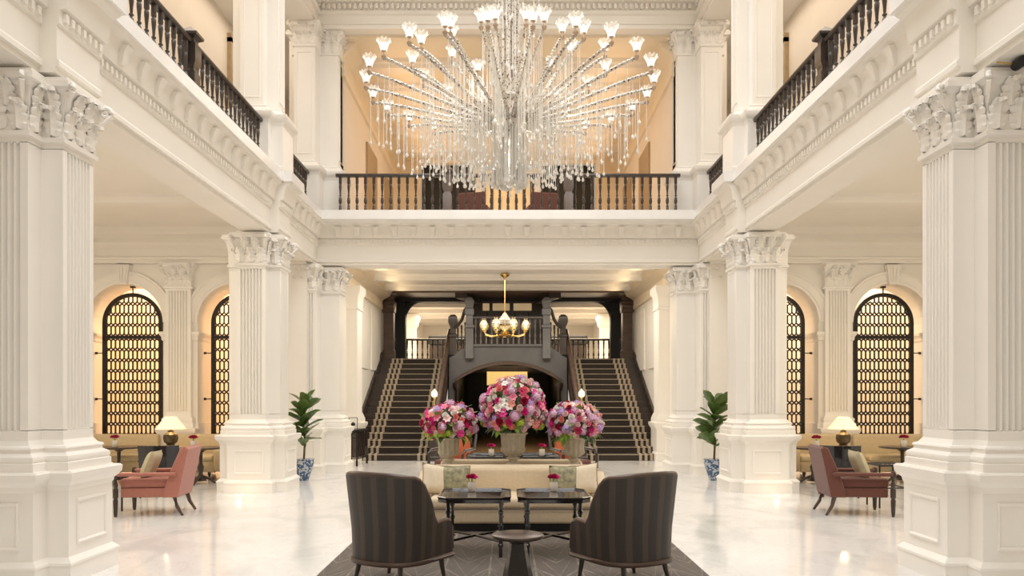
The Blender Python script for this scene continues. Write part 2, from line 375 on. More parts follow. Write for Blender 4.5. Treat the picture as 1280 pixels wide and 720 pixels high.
def break_out(y, hw):
    m = MB()
    pr = [(d+0.15 if d > 0 else d, z) for d, z in PROF]
    ld = [(d+0.15 if d > 0 else d, z) for d, z in led]
    for s in (-1, 1):
        MB().loft([[(s*(REF-d), yy, z) for d, z in pr] for yy in (y-hw, y+hw)]).build('projecting_block', 'plaster', e1, smooth=25)
        MB().loft([[(s*(REF-d), yy, z) for d, z in ld] for yy in (y-hw-0.04, y+hw+0.04)]).build('ledge_block', 'ledge', e1, smooth=0)
for y in (7.2, 13.82): break_out(y, 0.36)
dm = MB()
y = 2.0
while y < 16.7:
    if abs(y-7.2) > 0.4 and abs(y-13.82) > 0.4:
        for s in (-1, 1): dm.cbox((s*(REF-0.093), y, 5.055), (0.05, 0.045, 0.075))
    y += 0.095
x = -4.1
while x < 4.1: dm.cbox((x, YREF-0.093, 5.055), (0.045, 0.05, 0.075)); x += 0.095
for s in (-1, 1):
    for yc in (7.2, 13.82):
        for k in range(-3, 4): dm.cbox((s*(REF-0.243), yc+k*0.095, 5.055), (0.05, 0.045, 0.075))
o = dm.build('dentil_row', 'plaster', e1, smooth=0); o['kind'] = 'stuff'
# leaf modillions under the ledge
mm = MB().loft([[(-0.05*w, -0.0-d, z), (0.05*w, -0.0-d, z), (0.05*w, 0.05, z), (-0.05*w, 0.05, z)] for w, d, z in ((0.6, 0.01, -0.10), (1.0, 0.035, -0.06), (1.1, 0.05, 0.02), (1.3, 0.09, 0.09))]).mesh('modillion', 'plaster')
x = -3.69
while x < 3.8:
    inst(mm, 'modillion', e1, (x, YREF-0.165, 5.25)); x += 0.41
y = 4.4
while y < 16.3:
    if abs(y-7.2) > 0.5 and abs(y-13.82) > 0.5:
        for s in (-1, 1): inst(mm, 'modillion', e1, (s*(REF-0.165), y, 5.25), (0, 0, s*-pi/2))
    y += 0.41
# upper entablature
UP = [(-0.42, 9.72), (0.05, 9.72), (0.05, 9.80), (0.09, 9.81), (0.09, 9.98), (0.14, 10.0), (0.16, 10.06), (0.12, 10.08), (0.12, 10.22), (0.2, 10.25), (0.2, 10.33), (0.34, 10.42), (0.44, 10.5), (0.5, 10.62), (-0.42, 10.62)]
e2 = struct(u_sweep(UP).build('trim_2', 'plaster', smooth=25))
dm = MB(); x = -4.0
while x < 4.0: dm.cbox((x, YREF-0.16, 10.15), (0.06, 0.08, 0.1)); x += 0.115
y = 8.0
while y < 16.6:
    for s in (-1, 1): dm.cbox((s*(REF-0.16), y, 10.15), (0.08, 0.06, 0.1))
    y += 0.115
o = dm.build('dentil_row', 'plaster', e2, smooth=0); o['kind'] = 'stuff'
# ceilings
m = MB()
for s in (-1, 1): m.box(s*3.0, s*4.9, -8, 17.2, 10.62, 10.8)
m.box(-3.0, 3.0, 15.2, 17.2, 10.62, 10.8); m.box(-3.0, 3.0, -8, -0.2, 10.62, 10.8)
struct(m.build('ceiling', 'plaster', smooth=0))
sk = MB()
for k in range(6): sk.box(-3.0, 3.0, k*3-0.05, k*3+0.05, 10.66, 10.8)
for k in range(-2, 3): sk.box(k*1.2-0.04, k*1.2+0.04, -0.2, 15.2, 10.66, 10.8)
struct(sk.build('window_1', 'plaster', smooth=0))
for s, nm in ((-1, 'left'), (1, 'right')):
    # aisle: ceiling, transverse beams, outer wall
    c = struct(MB().box(s*4.6, s*11, -8, 17.0, 5.2, 5.42).build('ceiling_aisle_'+nm, 'plaster', smooth=0))
    for yb in (7.2, 13.82):
        MB().loft([[(xx, yb+d, z) for d, z in ((-0.42, 5.2), (-0.40, 5.16), (-0.34, 5.15), (-0.30, 5.12), (-0.22, 5.1), (0.22, 5.1), (0.30, 5.12), (0.34, 5.15), (0.40, 5.16), (0.42, 5.2))] for xx in (s*4.62, s*10.6)]).build('beam', 'plaster', c)
    MB().loft([[(s*(4.65+d), yy, z) for d, z in ((0, 5.2), (0, 4.95), (0.06, 4.97), (0.10, 5.05), (0.22, 5.10), (0.26, 5.16), (0.34, 5.2))] for yy in (-8, 16.4)]).build('cornice', 'plaster', c)
    struct(MB().box(s*10.6, s*10.9, -8, 19.5, 0, 5.3).build('wall_'+nm, 'plaster', smooth=0))
    # gallery over the aisle
    g = struct(MB().box(s*6.2, s*6.45, -8, 27, 5.42, 10.1).build('wall_gallery_'+nm, 'warmwall', smooth=0))
    MB().box(s*6.16, s*6.2, -8, 27, 5.61, 5.85).build('skirting', 'plaster', g)
    struct(MB().box(s*4.6, s*6.4, -8, 27, 10.0, 10.2).build('ceiling_gallery_'+nm, 'plaster', smooth=0))
    struct(MB().box(s*4.4, s*6.4, -8, 27, 5.42, 5.61).build('floor_gallery_'+nm, 'ledge', smooth=0))
    struct(MB().box(s*4.9, s*6.4, 26.9, 27.1, 5.42, 10.1).build('wall_gallery_end_'+nm, 'warmwall', smooth=0))
# unseen wall behind the camera, three tall openings added to let in fill light
m = MB()
for x0, x1 in ((-11, -7.5), (-4.6, -3.6), (3.6, 4.6), (7.5, 11)): m.box(x0, x1, -8.2, -8, 0, 10.8)
m.box(-7.5, -4.6, -8.2, -8, 4.6, 10.8); m.box(4.6, 7.5, -8.2, -8, 4.6, 10.8); m.box(-3.6, 3.6, -8.2, -8, 9.5, 10.8)
struct(m.build('wall_front', 'plaster', smooth=0))

# ------------------------------------------------------------------ capital leaves
def leaf_mesh(name, w, h, curl, lobes=4):
    R = 15; C = 7; rings = []
    for i in range(R):
        t = i/(R-1)
        if t < 0.74: y = 0.015 + curl*0.30*(t/0.74)**2; z = h*t/0.74*0.9
        else:
            a = (t-0.74)/0.26*pi*1.05; rr = curl*0.36
            y = 0.015 + curl*0.30 + rr*(1-cos(a)); z = h*0.9 + rr*sin(a)*0.85
        sc = abs(sin(pi*lobes*t)); wid = w*(0.66+0.34*sin(pi*min(1, t*1.1)))*(0.66+0.34*sc)*(1.0 if t < 0.8 else 0.8)
        ring = []
        for j in range(C):
            u = j/(C-1)*2-1; e = abs(u)
            lift = (0.016 if j == 3 else 0.0) + (0.012*sc if j in (1, 5) else 0) - 0.010*(1-sc)*e - 0.016*e**3
            ring.append((u*wid/2, -(y + lift), z - (0.012*(1-sc))*e))
        rings.append(ring)
    m = MB(); m.loft(rings, closed=False, cap=False)
    back = [[(p[0]*0.85, min(p[1]+0.03, 0.0), p[2]-0.004) for p in r] for r in rings]
    m.loft([list(reversed(r)) for r in back], closed=False, cap=False)
    return m.mesh(name, 'column', smooth=45)
LEAF = {'low': leaf_mesh('leaf', 0.20, 0.24, 0.10), 'up': leaf_mesh('leaf', 0.19, 0.21, 0.13), 'small': leaf_mesh('leaf', 0.12, 0.22, 0.08)}
def volute_mesh():
    m = MB(); pts = []; 
    for i in range(22):
        a = i/21*2.6*pi; r = 0.065*(1-i/24)
        pts.append((-(0.02) , -(0.06 + r*cos(a)*0.9), 0.05 + r*sin(a)))
    m.tube(pts, [0.026*(1-0.5*i/21) for i in range(22)], 6)
    m.tube([(-0.02, 0.03, -0.12), (-0.02, -0.03, -0.06), (-0.02, -0.115, 0.03)], [0.012, 0.02, 0.024], 6)
    return m.mesh('volute', 'column', smooth=50)
VOL = volute_mesh()
def face_leaves(parent, p, q, n, z0, dense=True, low=3, up=2, vol=True):
    p = Vector(p); q = Vector(q); rot = atan2(n[1], n[0]) + pi/2
    L = (q-p).length
    def put(me, nm, t, z, out=0.0, dr=0.0):
        c = p.lerp(q, t) + Vector(n)*out
        return inst(me, nm, parent, (c.x, c.y, z), (0, 0, rot+dr))
    for k in range(low): put(LEAF['low'] if L/low > 0.12 else LEAF['small'], 'leaf', (k+0.5)/low, z0+0.01)
    for k in range(up): put(LEAF['up'], 'leaf', (k+1)/(up+1), z0+0.20, 0.02)
    if vol:
        put(VOL, 'volute', 0.02, z0+0.36, 0.03, -0.5 if (q-p).cross(Vector(n)) < 0 else 0.5)
        put(VOL, 'volute', 0.98, z0+0.36, 0.03, 0.5 if (q-p).cross(Vector(n)) < 0 else -0.5)

# ------------------------------------------------------------------ columns
def cross_poly(o, w=0.255, r=0.45):
    w += o; r += o
    return [(-w, -r), (w, -r), (w, -w), (r, -w), (r, w), (w, w), (w, r), (-w, r), (-w, w), (-r, w), (-r, -w), (-w, -w)]
def tee_poly(o, w=0.255, r=0.45, xi=0.66, xo=0.40, dp=0.55):
    return [(-w-o, -r-o), (w+o, -r-o), (w+o, -o), (xi+o, -o), (xi+o, dp+o), (-xo-o, dp+o), (-xo-o, -o), (-w-o, -o)]
def flute(p, q, n=7, margin=0.06, depth=0.045):
    p = Vector(p); q = Vector(q); d = (q-p); L = d.length; d = d/L; nrm = Vector((d.y, -d.x))
    out = [tuple(p)]; w = (L-2*margin)/n
    for k in range(n):
        a = margin + k*w + w*0.14
        for t, dd in ((0, 0), (0.12, 0.6), (0.5, 1), (0.88, 0.6), (1, 0)):
            c = p + d*(a + t*w*0.72) - nrm*depth*dd
            out.append((c.x, c.y))
    return out
def fluted(poly, edges):
    out = []
    for i, p in enumerate(poly):
        q = poly[(i+1) % len(poly)]
        out += flute(p, q) if i in edges else [p]
    return out
def ring3(poly, z, s=1): return [(x*s, y, z) for x, y in poly]
def frame(m, p, q, n, z0, z1, inset=0.12, w=0.03, t=0.016):
    """raised moulding rectangle on a vertical face p->q with normal n"""
    p = Vector((*p, 0)); q = Vector((*q, 0)); d = (q-p).normalized(); n = Vector((*n, 0))
    a = p + d*inset; b = q - d*inset
    rings = []
    for k, tt in ((0, -0.004), (0, t), (w*0.5, t*1.2), (w, t*0.6), (w, -0.004)):
        rings.append([tuple(v + n*tt) for v in (Vector(((a+d*k).x, (a+d*k).y, z0+k)), Vector(((b-d*k).x, (b-d*k).y, z0+k)), Vector(((b-d*k).x, (b-d*k).y, z1-k)), Vector(((a+d*k).x, (a+d*k).y, z1-k)))])
    m.loft(rings, cap=False)
def column(label, s, X, Y, kind, upper=False):
    t = thing('column', label, 'column', (s*X, Y, 5.6 if upper else 0))
    f = -s     # local x points to the middle of the hall
    poly = cross_poly if kind == 'cross' else tee_poly
    def R(z, o): return ring3(poly(o), z, f)
    if not upper:
        MB().loft([R(0, 0.16), R(0.16, 0.16), R(0.165, 0.17), R(0.185, 0.168), R(0.20, 0.155), R(0.215, 0.14), R(0.23, 0.125)]).build('plinth', 'column', t)
        MB().loft([R(0.23, 0.12), R(0.82, 0.12)]).build('pedestal', 'column', t, smooth=0)
        MB().loft([R(0.82, 0.12), R(0.84, 0.13), R(0.87, 0.135), R(0.90, 0.165), R(0.93, 0.185), R(0.985, 0.19), R(0.99, 0.18), R(1.0, 0.175)]).build('pedestal_cap', 'column', t)
        MB().loft([R(1.0, 0.115), R(1.07, 0.115), R(1.08, 0.10), R(1.09, 0.107), R(1.11, 0.11), R(1.13, 0.104), R(1.145, 0.085), R(1.16, 0.06), R(1.18, 0.055), R(1.20, 0.07), R(1.215, 0.06), R(1.225, 0.03), R(1.25, 0.012), R(1.27, 0)]).build('base_moulding', 'column', t)
        fl = fluted(poly(0), (0, 3, 6, 9) if kind == 'cross' else (0,))
        sm = MB(); sm.loft([R(1.27, 0), R(1.36, 0)]); sm.loft([ring3(fl, 1.355, f), ring3(fl, 3.90, f)]); sm.loft([R(3.895, 0), R(3.96, 0)])
        sm.build('shaft', 'column', t, smooth=50)
        cap = MB().loft([R(3.94, 0.005), R(3.95, 0.03), R(3.99, 0.035), R(4.0, 0.01), R(4.2, 0.012), R(4.38, 0.045), R(4.42, 0.075), R(4.43, 0.10), R(4.48, 0.105), R(4.49, 0.085), R(4.515, 0.085)]).build('capital', 'column', t)
        MB().loft([R(4.515, 0.0), R(4.56, 0.0)]).build('impost_block', 'column', t, smooth=0)
        q = poly(0.015)
        def fc(i): return (f*q[i][0], q[i][1]), (f*q[(i+1) % len(q)][0], q[(i+1) % len(q)][1])
        if kind == 'cross':
            face_leaves(cap, *fc(0), (0, -1), 4.0)
            face_leaves(cap, *fc(3), (f, 0), 4.0)
            face_leaves(cap, *fc(1), (f, 0), 4.0, low=1, up=1, vol=False)
            face_leaves(cap, *fc(2), (0, -1), 4.0, low=1, up=1, vol=False)
            face_leaves(cap, *fc(11), (-f, 0), 4.0, low=1, up=0, vol=False)
        else:
            face_leaves(cap, *fc(0), (0, -1), 4.0)
            face_leaves(cap, *fc(2), (0, -1), 4.0, low=2, up=2)
            face_leaves(cap, *fc(1), (f, 0), 4.0, low=2, up=1, vol=False)
            face_leaves(cap, *fc(3), (f, 0), 4.0, low=3, up=2)
        pp = poly(0.12); pm = MB()
        for i, n in ((0, (0, -1)), (3, (f, 0))):
            a = (f*pp[i][0], pp[i][1]); b = (f*pp[(i+1) % len(pp)][0], pp[(i+1) % len(pp)][1])
            MB_f = MB(); frame(MB_f, a, b, n, 0.33, 0.74); MB_f.build('panel_moulding', 'column', t, smooth=0)
    else:
        o0 = -0.05 if kind == 'cross' else -0.03
        MB().loft([R(0, 0.09), R(0.10, 0.09), R(0.12, 0.07), R(0.82, 0.07)]).build('pedestal', 'column', t)
        MB().loft([R(0.82, 0.07), R(0.84, 0.08), R(0.88, 0.09), R(0.91, 0.13), R(0.95, 0.15), R(1.0, 0.155), R(1.01, 0.14)]).build('pedestal_cap', 'column', t)
        MB().loft([R(1.01, 0.06), R(1.06, 0.06), R(1.08, 0.05), R(1.10, 0.03), R(1.13, 0.04), R(1.15, 0.0), R(1.17, o0)]).build('base_moulding', 'column', t)
        sh = MB().loft([R(1.17, o0), R(3.62, o0)]).build('shaft', 'column', t, smooth=0)
        q = poly(o0); 
        for i, n in ((0, (0, -1)), (3, (f, 0))):
            a = (f*q[i][0], q[i][1]); b = (f*q[(i+1) % len(q)][0], q[(i+1) % len(q)][1])
            fm = MB(); frame(fm, a, b, n, 1.3, 3.5, inset=0.06, w=0.02, t=0.012); fm.build('panel_moulding', 'column', t, smooth=0)
        cap = MB().loft([R(3.60, o0+0.005), R(3.61, o0+0.03), R(3.65, o0+0.035), R(3.66, o0+0.01), R(3.9, 0.0), R(4.0, 0.045), R(4.02, 0.10), R(4.08, 0.105), R(4.10, 0.085), R(4.13, 0.085)]).build('capital', 'column', t)
        q = poly(o0+0.012)
        def fc(i): return (f*q[i][0], q[i][1]), (f*q[(i+1) % len(q)][0], q[(i+1) % len(q)][1])
        if kind == 'tee':
            face_leaves(cap, *fc(0), (0, -1), 3.65); face_leaves(cap, *fc(2), (0, -1), 3.65, low=2, up=2)
            face_leaves(cap, *fc(3), (f, 0), 3.65); face_leaves(cap, *fc(1), (f, 0), 3.65, low=2, up=1, vol=False)
    return t
column('huge white fluted column at the left edge, nearest on the left', -1, 4.475, 7.2, 'cross')
column('huge white fluted column at the right edge, nearest on the right', 1, 4.475, 7.2, 'cross')
column('white fluted column behind the pink armchair, second on the left', -1, 4.475, 13.82, 'cross')
column('white fluted column behind the rust armchair, second on the right', 1, 4.475, 13.82, 'cross')
column('white column behind the left fig plant, beside the stair hall opening', -1, 4.38, 16.95, 'tee')
column('white column behind the right fig plant, beside the stair hall opening', 1, 4.38, 16.95, 'tee')
column('white panelled upper pier at the far end of the left balustrade', -1, 4.475, 13.82, 'cross', True)
column('white panelled upper pier at the far end of the right balustrade', 1, 4.475, 13.82, 'cross', True)
column('white upper column with leafy capital at left end of the balcony', -1, 4.38, 16.95, 'tee', True)
column('white upper column with leafy capital at right end of the balcony', 1, 4.38, 16.95, 'tee', True)

# ------------------------------------------------------------------ arched walls at the far end of the aisles
AC = (5.81, 8.18, 10.55); AH = 0.82; ASP = 3.26; YW = 16.4
def arch_pts(c, h, sp, n=20): return [(c+h*cos(pi*i/n), sp+h*sin(pi*i/n)) for i in range(n+1)]
for s, nm in ((-1, 'left'), (1, 'right')):
    m = MB(); ztop = 5.3; y0, y1 = YW, YW+0.75
    edges = [4.3]
    for c in AC[:2]:
        for yy in (y0, y1):
            pts = arch_pts(c, AH, ASP)
            for i in range(20):
                (xa, za), (xb, zb) = pts[i], pts[i+1]
                m.add([(s*xa, yy, za), (s*xb, yy, zb), (s*xb, yy, ztop), (s*xa, yy, ztop)], [(0, 1, 2, 3)])
        for i in range(20):
            (xa, za), (xb, zb) = pts[i], pts[i+1]
            m.add([(s*xa, y0, za), (s*xb, y0, zb), (s*xb, y1, zb), (s*xa, y1, za)], [(0, 1, 2, 3)])
    xs = [4.3, AC[0]-AH, AC[0]+AH, AC[1]-AH, AC[1]+AH, 10.7]
    for k in range(0, 6, 2): m.box(s*xs[k], s*xs[k+1], y0, y1, 0, ztop)
    wl = struct(m.build('wall_back_'+nm, 'plaster', smooth=30, fix=False))
    for c in AC[:2]:
        ri = []
        for i in range(25):
            a = pi*i/24
            ri.append([(s*(c+r*cos(a)), YW-d, ASP+r*sin(a)) for r, d in ((AH, -0.01), (AH, 0.03), (AH+0.05, 0.03), (AH+0.06, 0.045), (AH+0.20, 0.05), (AH+0.22, 0.075), (AH+0.26, 0.075), (AH+0.27, -0.01))])
        MB().loft(ri).build('archivolt', 'plaster', wl)
        MB().loft([[(s*(c+w*u), yy, z) for u, yy in ((-1, YW-0.13), (1, YW-0.13), (1, YW), (-1, YW))] for w, z in ((0.085, ASP+AH-0.03), (0.15, 4.47))]).build('keystone', 'plaster', wl, smooth=0)
        kk = MB()
        for u in (-0.06, 0.0, 0.06): kk.loft([[(s*(c+u*g+w*e), yy, z) for e, yy in ((-1, YW-0.15), (1, YW-0.15), (1, YW-0.12), (-1, YW-0.12))] for g, w, z in ((0.8, 0.014, ASP+AH+0.02), (1.4, 0.022, 4.42))])
        kk.build('keystone_rib', 'plaster', wl, smooth=0)
        for e in (-1, 1):
            xx = c+e*AH
            MB().loft([[(s*(xx-e*0.05*k), YW-0.02-0.05*k, z), (s*(xx+e*0.16), YW-0.02-0.05*k, z), (s*(xx+e*0.16), YW+0.7, z), (s*(xx-e*0.05*k), YW+0.7, z)] for k, z in ((0.0, 2.86), (0.4, 2.88), (0.5, 2.94), (1.2, 3.0), (1.3, 3.05), (0.2, 3.06))]).build('impost', 'plaster', wl, smooth=0)
            MB().box(s*(xx-e*0.04), s*(xx+e*0.2), YW-0.06, YW+0.75, 0, 1.1).build('pedestal', 'plaster', wl, smooth=0)
    # fluted pilasters
    for xc in (6.995, 9.365):
        def rp(o, z): return [(s*xc-0.27-o, YW-0.12-o, z), (s*xc+0.27+o, YW-0.12-o, z), (s*xc+0.27+o, YW+0.02, z), (s*xc-0.27-o, YW+0.02, z)]
        fp = flute((-0.27, -0.12), (0.27, -0.12)) + [(0.27, -0.12), (0.27, 0.02), (-0.27, 0.02)]
        pm = MB(); pm.loft([rp(0.12, 0), rp(0.12, 0.2), rp(0.09, 0.23), rp(0.09, 0.84), rp(0.15, 0.94), rp(0.15, 1.0), rp(0.08, 1.01), rp(0.08, 1.1), rp(0.05, 1.13), rp(0.06, 1.2), rp(0, 1.27), rp(0, 1.36)])
        pm.loft([[(s*xc+x, YW+yy, z) for x, yy in fp] for z in (1.355, 3.92)])
        pm.loft([rp(0, 3.915), rp(0.005, 3.95), rp(0.035, 3.96), rp(0.035, 4.0), rp(0.01, 4.01), rp(0.015, 4.25), rp(0.05, 4.38), rp(0.09, 4.43), rp(0.09, 4.5)])
        po = pm.build('pilaster', 'column', wl, smooth=50)
        face_leaves(po, (s*xc-0.27, YW-0.135), (s*xc+0.27, YW-0.135), (0, -1), 4.0)
    struct(MB().loft([[(xx, YW-d, z) for d, z in ((0, 4.5), (0.14, 4.5), (0.14, 4.56), (0.17, 4.57), (0.17, 4.62), (0.14, 4.64), (0.14, 4.82), (0.20, 4.85), (0.24, 4.92), (0.36, 4.96), (0.40, 4.97), (0.40, 5.06), (0.44, 5.08), (0.5, 5.2), (0, 5.2))] for xx in (s*4.3, s*10.6)]).build('trim_3' if s < 0 else 'trim_4', 'plaster'))
    # warm room seen through the screens
    rm = MB(); rm.box(s*4.4, s*10.6, 19.6, 19.8, 0, 5.2); rm.box(s*4.35, s*4.4, 17.1, 19.8, 0, 5.2); rm.box(s*4.4, s*10.6, 17.0, 19.8, 5.0, 5.2)
    struct(rm.build('wall_screen_room_'+nm, 'warmwall', smooth=0))

# arched lattice screens
GH = 0.655; GS = 3.275; FW = 0.085
def in_arch(x, z, h): return abs(x) < h and (z < GS or hypot(x, z-GS) < h)
def screen_meshes():
    m = MB(); n = 24
    for d in (1,):
        prof = []
        path = [(-GH, 0.02), (-GH, GS)] + [(-GH*cos(pi*i/n), GS+GH*sin(pi*i/n)) for i in range(1, n)] + [(GH, GS), (GH, 0.02)]
        rings = []
        for x, z in path:
            if z <= GS: nx, nz = (1 if x > 0 else -1), 0
            else: L = hypot(x, z-GS); nx, nz = x/L, (z-GS)/L
            rings.append([(x, -0.03, z), (x-nx*FW, -0.03, z-nz*FW), (x-nx*FW, 0.03, z-nz*FW), (x, 0.03, z)])
        m.loft(rings)
    fr = m.mesh('frame', 'iron', smooth=30)
    tr = MB().box(-GH+0.05, GH-0.05, -0.035, 0.035, 2.93, 3.0).mesh('transom', 'iron', smooth=0)
    lm = MB(); cw = (2*(GH-FW))/12; ch = 0.232; w = 0.027
    for zz0, zz1 in ((0.1, 2.93), (3.0, 4.0)):
        rows = int((zz1-zz0)/ch)+1
        for r in range(rows):
            zb = zz1-(r+1)*ch if zz0 < 1 else zz0+r*ch
            for c in range(12):
                x0 = -(GH-FW)+c*cw; xm = x0+cw/2; x1 = x0+cw
                zl, zh = zb+0.042, zb+ch-0.042
                for p, q in (((x0, zl), (x0, zh)), ((x0, zh), (xm, zb+ch)), ((x1, zh), (xm, zb+ch)), ((x0, zl), (xm, zb)), ((x1, zl), (xm, zb))):
                    mx, mz = (p[0]+q[0])/2, (p[1]+q[1])/2
                    if mz > zz1 and zz0 < 1 or mz < zz0: continue
                    if in_arch(mx, mz, GH-FW+0.02): lm.bar((p[0], 0, p[1]), (q[0], 0, q[1]), w, 0.03)
    lt = lm.mesh('lattice', 'iron', smooth=0)
    hg = MB().tube([(0, 0, 0), (0.16, 0, 0)], 0.012, 6).lathe([(0.0, -0.03), (0.03, -0.02), (0.03, 0.02), (0, 0.03)], 8, (0.15, 0, 0)).mesh('hinge', 'iron')
    tp = MB().tube([(0, 0, 0), (0, 0, 0.13)], 0.014, 6).box(-0.05, 0.05, -0.03, 0.03, 0.12, 0.15).mesh('hanger', 'iron')
    return fr, tr, lt, hg, tp
SM = screen_meshes()
for s, lab in ((-1, ('dark arched lattice screen above the left banquette, outer of the left pair', 'dark arched lattice screen on the left, partly behind the second column')),
               (1, ('dark arched lattice screen above the right banquette, outer of the right pair', 'dark arched lattice screen on the right, partly behind the second column'))):
    for c, l in ((AC[1], lab[0]), (AC[0], lab[1])):
        t = thing('lattice_screen', l, 'screen', (s*c, 16.75, 0))
        inst(SM[0], 'frame', t); inst(SM[1], 'transom', t); inst(SM[2], 'lattice', t, kind='stuff')
        inst(SM[4], 'hanger', t, (0, 0, GS+GH-0.01))
        for z in (1.62, 2.62):
            inst(SM[3], 'hinge', t, (GH-0.01, 0, z)); inst(SM[3], 'hinge', t, (-GH+0.01, 0, z), (0, 0, pi))

# ------------------------------------------------------------------ stair hall shell
for s, nm in ((-1, 'left'), (1, 'right')):
    w = struct(MB().box(s*4.2, s*4.35, 17.3, 38, 0, 5.4).build('wall_stair_hall_'+nm, 'plaster', smooth=0))
    MB().loft([[(s*(4.2-d), yy, z) for d, z in ((0, 4.55), (0.05, 4.57), (0.07, 4.66), (0.05, 4.68), (0.05, 4.85), (0.14, 4.92), (0.3, 5.0), (0.34, 5.1), (0.4, 5.2), (0, 5.2))] for yy in (17.3, 25.4)]).build('cornice', 'cove', w)
    for yc in (18.0, 20.3):
        def rp(o, z): return [(s*4.21, yc-0.33-o, z), (s*(3.92-o), yc-0.33-o, z), (s*(3.92-o), yc+0.33+o, z), (s*4.21, yc+0.33+o, z)]
        MB().loft([rp(0.10, 0), rp(0.10, 0.2), rp(0.07, 0.23), rp(0.07, 0.82), rp(0.13, 0.93), rp(0.13, 1.0), rp(0.07, 1.01), rp(0.07, 1.1), rp(0.03, 1.2), rp(0, 1.27), rp(0, 3.95), rp(0.03, 3.96), rp(0.03, 4.0), rp(0.01, 4.02), rp(0.03, 4.3), rp(0.09, 4.43), rp(0.09, 4.56)]).build('pilaster', 'column', w)
    for yc in (22.2, 24.2):
        MB().box(s*4.16, s*4.2, yc-0.7, yc+0.7, 2.5, 4.4).build('wall_panel', 'plaster', w, smooth=0)
    struct(MB().box(s*4.2, s*4.6, 17.2, 17.5, 0, 5.4).build('wall_stair_return_'+nm, 'plaster', smooth=0))
c = struct(MB().box(-4.3, 4.3, 17.1, 38, 5.2, 5.42).build('ceiling_stair_hall', 'plaster', smooth=0))
for yb in (18.6, 20.4, 22.3, 24.3):
    MB().loft([[(xx, yb+d, z) for d, z in ((-0.22, 5.2), (-0.2, 5.13), (-0.14, 5.1), (-0.1, 5.04), (0.1, 5.04), (0.14, 5.1), (0.2, 5.13), (0.22, 5.2))] for xx in (-3.9, 3.9)]).build('beam', 'plaster', c)
# room behind the landing
struct(MB().box(-4.3, 4.3, 38, 38.2, 2.6, 5.4).build('wall_back', 'plaster', smooth=0))
struct(MB().box(-4.2, 4.2, 28.2, 38, 2.7, 2.92).build('floor_back_room', 'ledge', smooth=0))
for yb in (29, 31, 33, 35):
    MB().box(-4.2, 4.2, yb-0.12, yb+0.12, 5.05, 5.2).build('beam', 'plaster', c, smooth=0)
for s in (-1, 1):
    nm = 'left' if s < 0 else 'right'
    MB().box(s*3.75, s*4.2, 31.0, 31.5, 2.92, 4.7).loft([[(s*x, y, z) for x, y in ((3.75-o, 31-o), (4.2, 31-o), (4.2, 31.5+o), (3.75-o, 31.5+o))] for o, z in ((0, 4.5), (0.06, 4.55), (0.1, 4.75), (0.14, 4.85), (0.14, 5.0))]).build('pilaster', 'column', bpy.data.objects['wall_stair_hall_'+nm])
    d = thing('lattice_door', 'dark lattice door on the %s wall of the room behind the stairs' % nm, 'door', (s*4.17, 29.3, 2.92))
    MB().box(-0.03, 0.03, -0.8, 0.8, 0, 1.95).build('door_frame', 'iron', d, smooth=0)
    lm = MB()
    for k in range(7):
        for j in range(9): lm.box(-s*0.03, -s*0.05, -0.7+k*0.2, -0.7+k*0.2+0.16, 0.1+j*0.2, 0.1+j*0.2+0.16)
    o = lm.build('door_panes', 'tan', d, smooth=0); o['kind'] = 'stuff'
    t = thing('sideboard', 'long dark sideboard in the room behind the %s stair landing' % nm, 'sideboard', (s*2.4, 33.5, 2.92))
    MB().box(-1.0, 1.0, -0.3, 0.3, 0.12, 1.0).build('cabinet_body', 'dark', t, smooth=0)
    MB().rbox((0, 0, 1.22), (2.1, 0.75, 0.42), 0.1).build('upholstered_top', 'black', t)
    for xx in (-0.9, 0.9): MB().box(xx-0.05, xx+0.05, -0.25, 0.25, 0, 0.12).build('foot', 'dark', t, smooth=0)

# ------------------------------------------------------------------ upper hall beyond the balcony
struct(MB().box(-4.4, 4.4, 16.2, 27, 5.42, 5.61).build('floor_upper_hall', 'ledge', smooth=0))
for s, nm in ((-1, 'left'), (1, 'right')):
    w = struct(MB().box(s*3.75, s*3.95, 17.4, 26, 5.61, 9.9).build('wall_upper_hall_'+nm, 'warmwall', smooth=0))
    MB().loft([[(s*(3.75-d), yy, z) for d, z in ((0, 8.9), (0.06, 8.92), (0.08, 9.02), (0.05, 9.05), (0.07, 9.35), (0.16, 9.45), (0.30, 9.56), (0.34, 9.7), (0, 9.7))] for yy in (17.3, 26)]).build('cornice', 'cove', w)
    for yc in (21.0, 24.0):
        MB().box(s*3.70, s*3.75, yc-0.75, yc+0.75, 5.61, 8.4).build('door_surround', 'door', w, smooth=0)
    struct(MB().box(s*3.75, s*4.9, 17.2, 17.5, 5.5, 10).build('wall_upper_return_'+nm, 'plaster', smooth=0))
c = struct(MB().box(-3.9, 3.9, 17.1, 26, 9.66, 9.85).build('ceiling_upper_hall', 'cove', smooth=0))
for yb in (18.4, 19.8, 21.4, 23.0, 24.6):
    MB().loft([[(xx, yb+d, z) for d, z in ((-0.3, 9.66), (-0.27, 9.58), (-0.2, 9.55), (-0.16, 9.48), (0.16, 9.48), (0.2, 9.55), (0.27, 9.58), (0.3, 9.66))] for xx in (-3.6, 3.6)]).build('beam', 'warmwall', c)
b = struct(MB().box(-3.9, -2.95, 25.9, 26.1, 5.61, 9.8).box(2.95, 3.9, 25.9, 26.1, 5.61, 9.8).box(-2.95, 2.95, 25.9, 26.1, 9.55, 9.8).build('wall_upper_hall_back', 'cove', smooth=0))
struct(MB().box(-2.95, -1.15, 26.3, 26.4, 5.61, 9.6).box(1.15, 2.95, 26.3, 26.4, 5.61, 9.6).build('door_1', 'black', smooth=0))
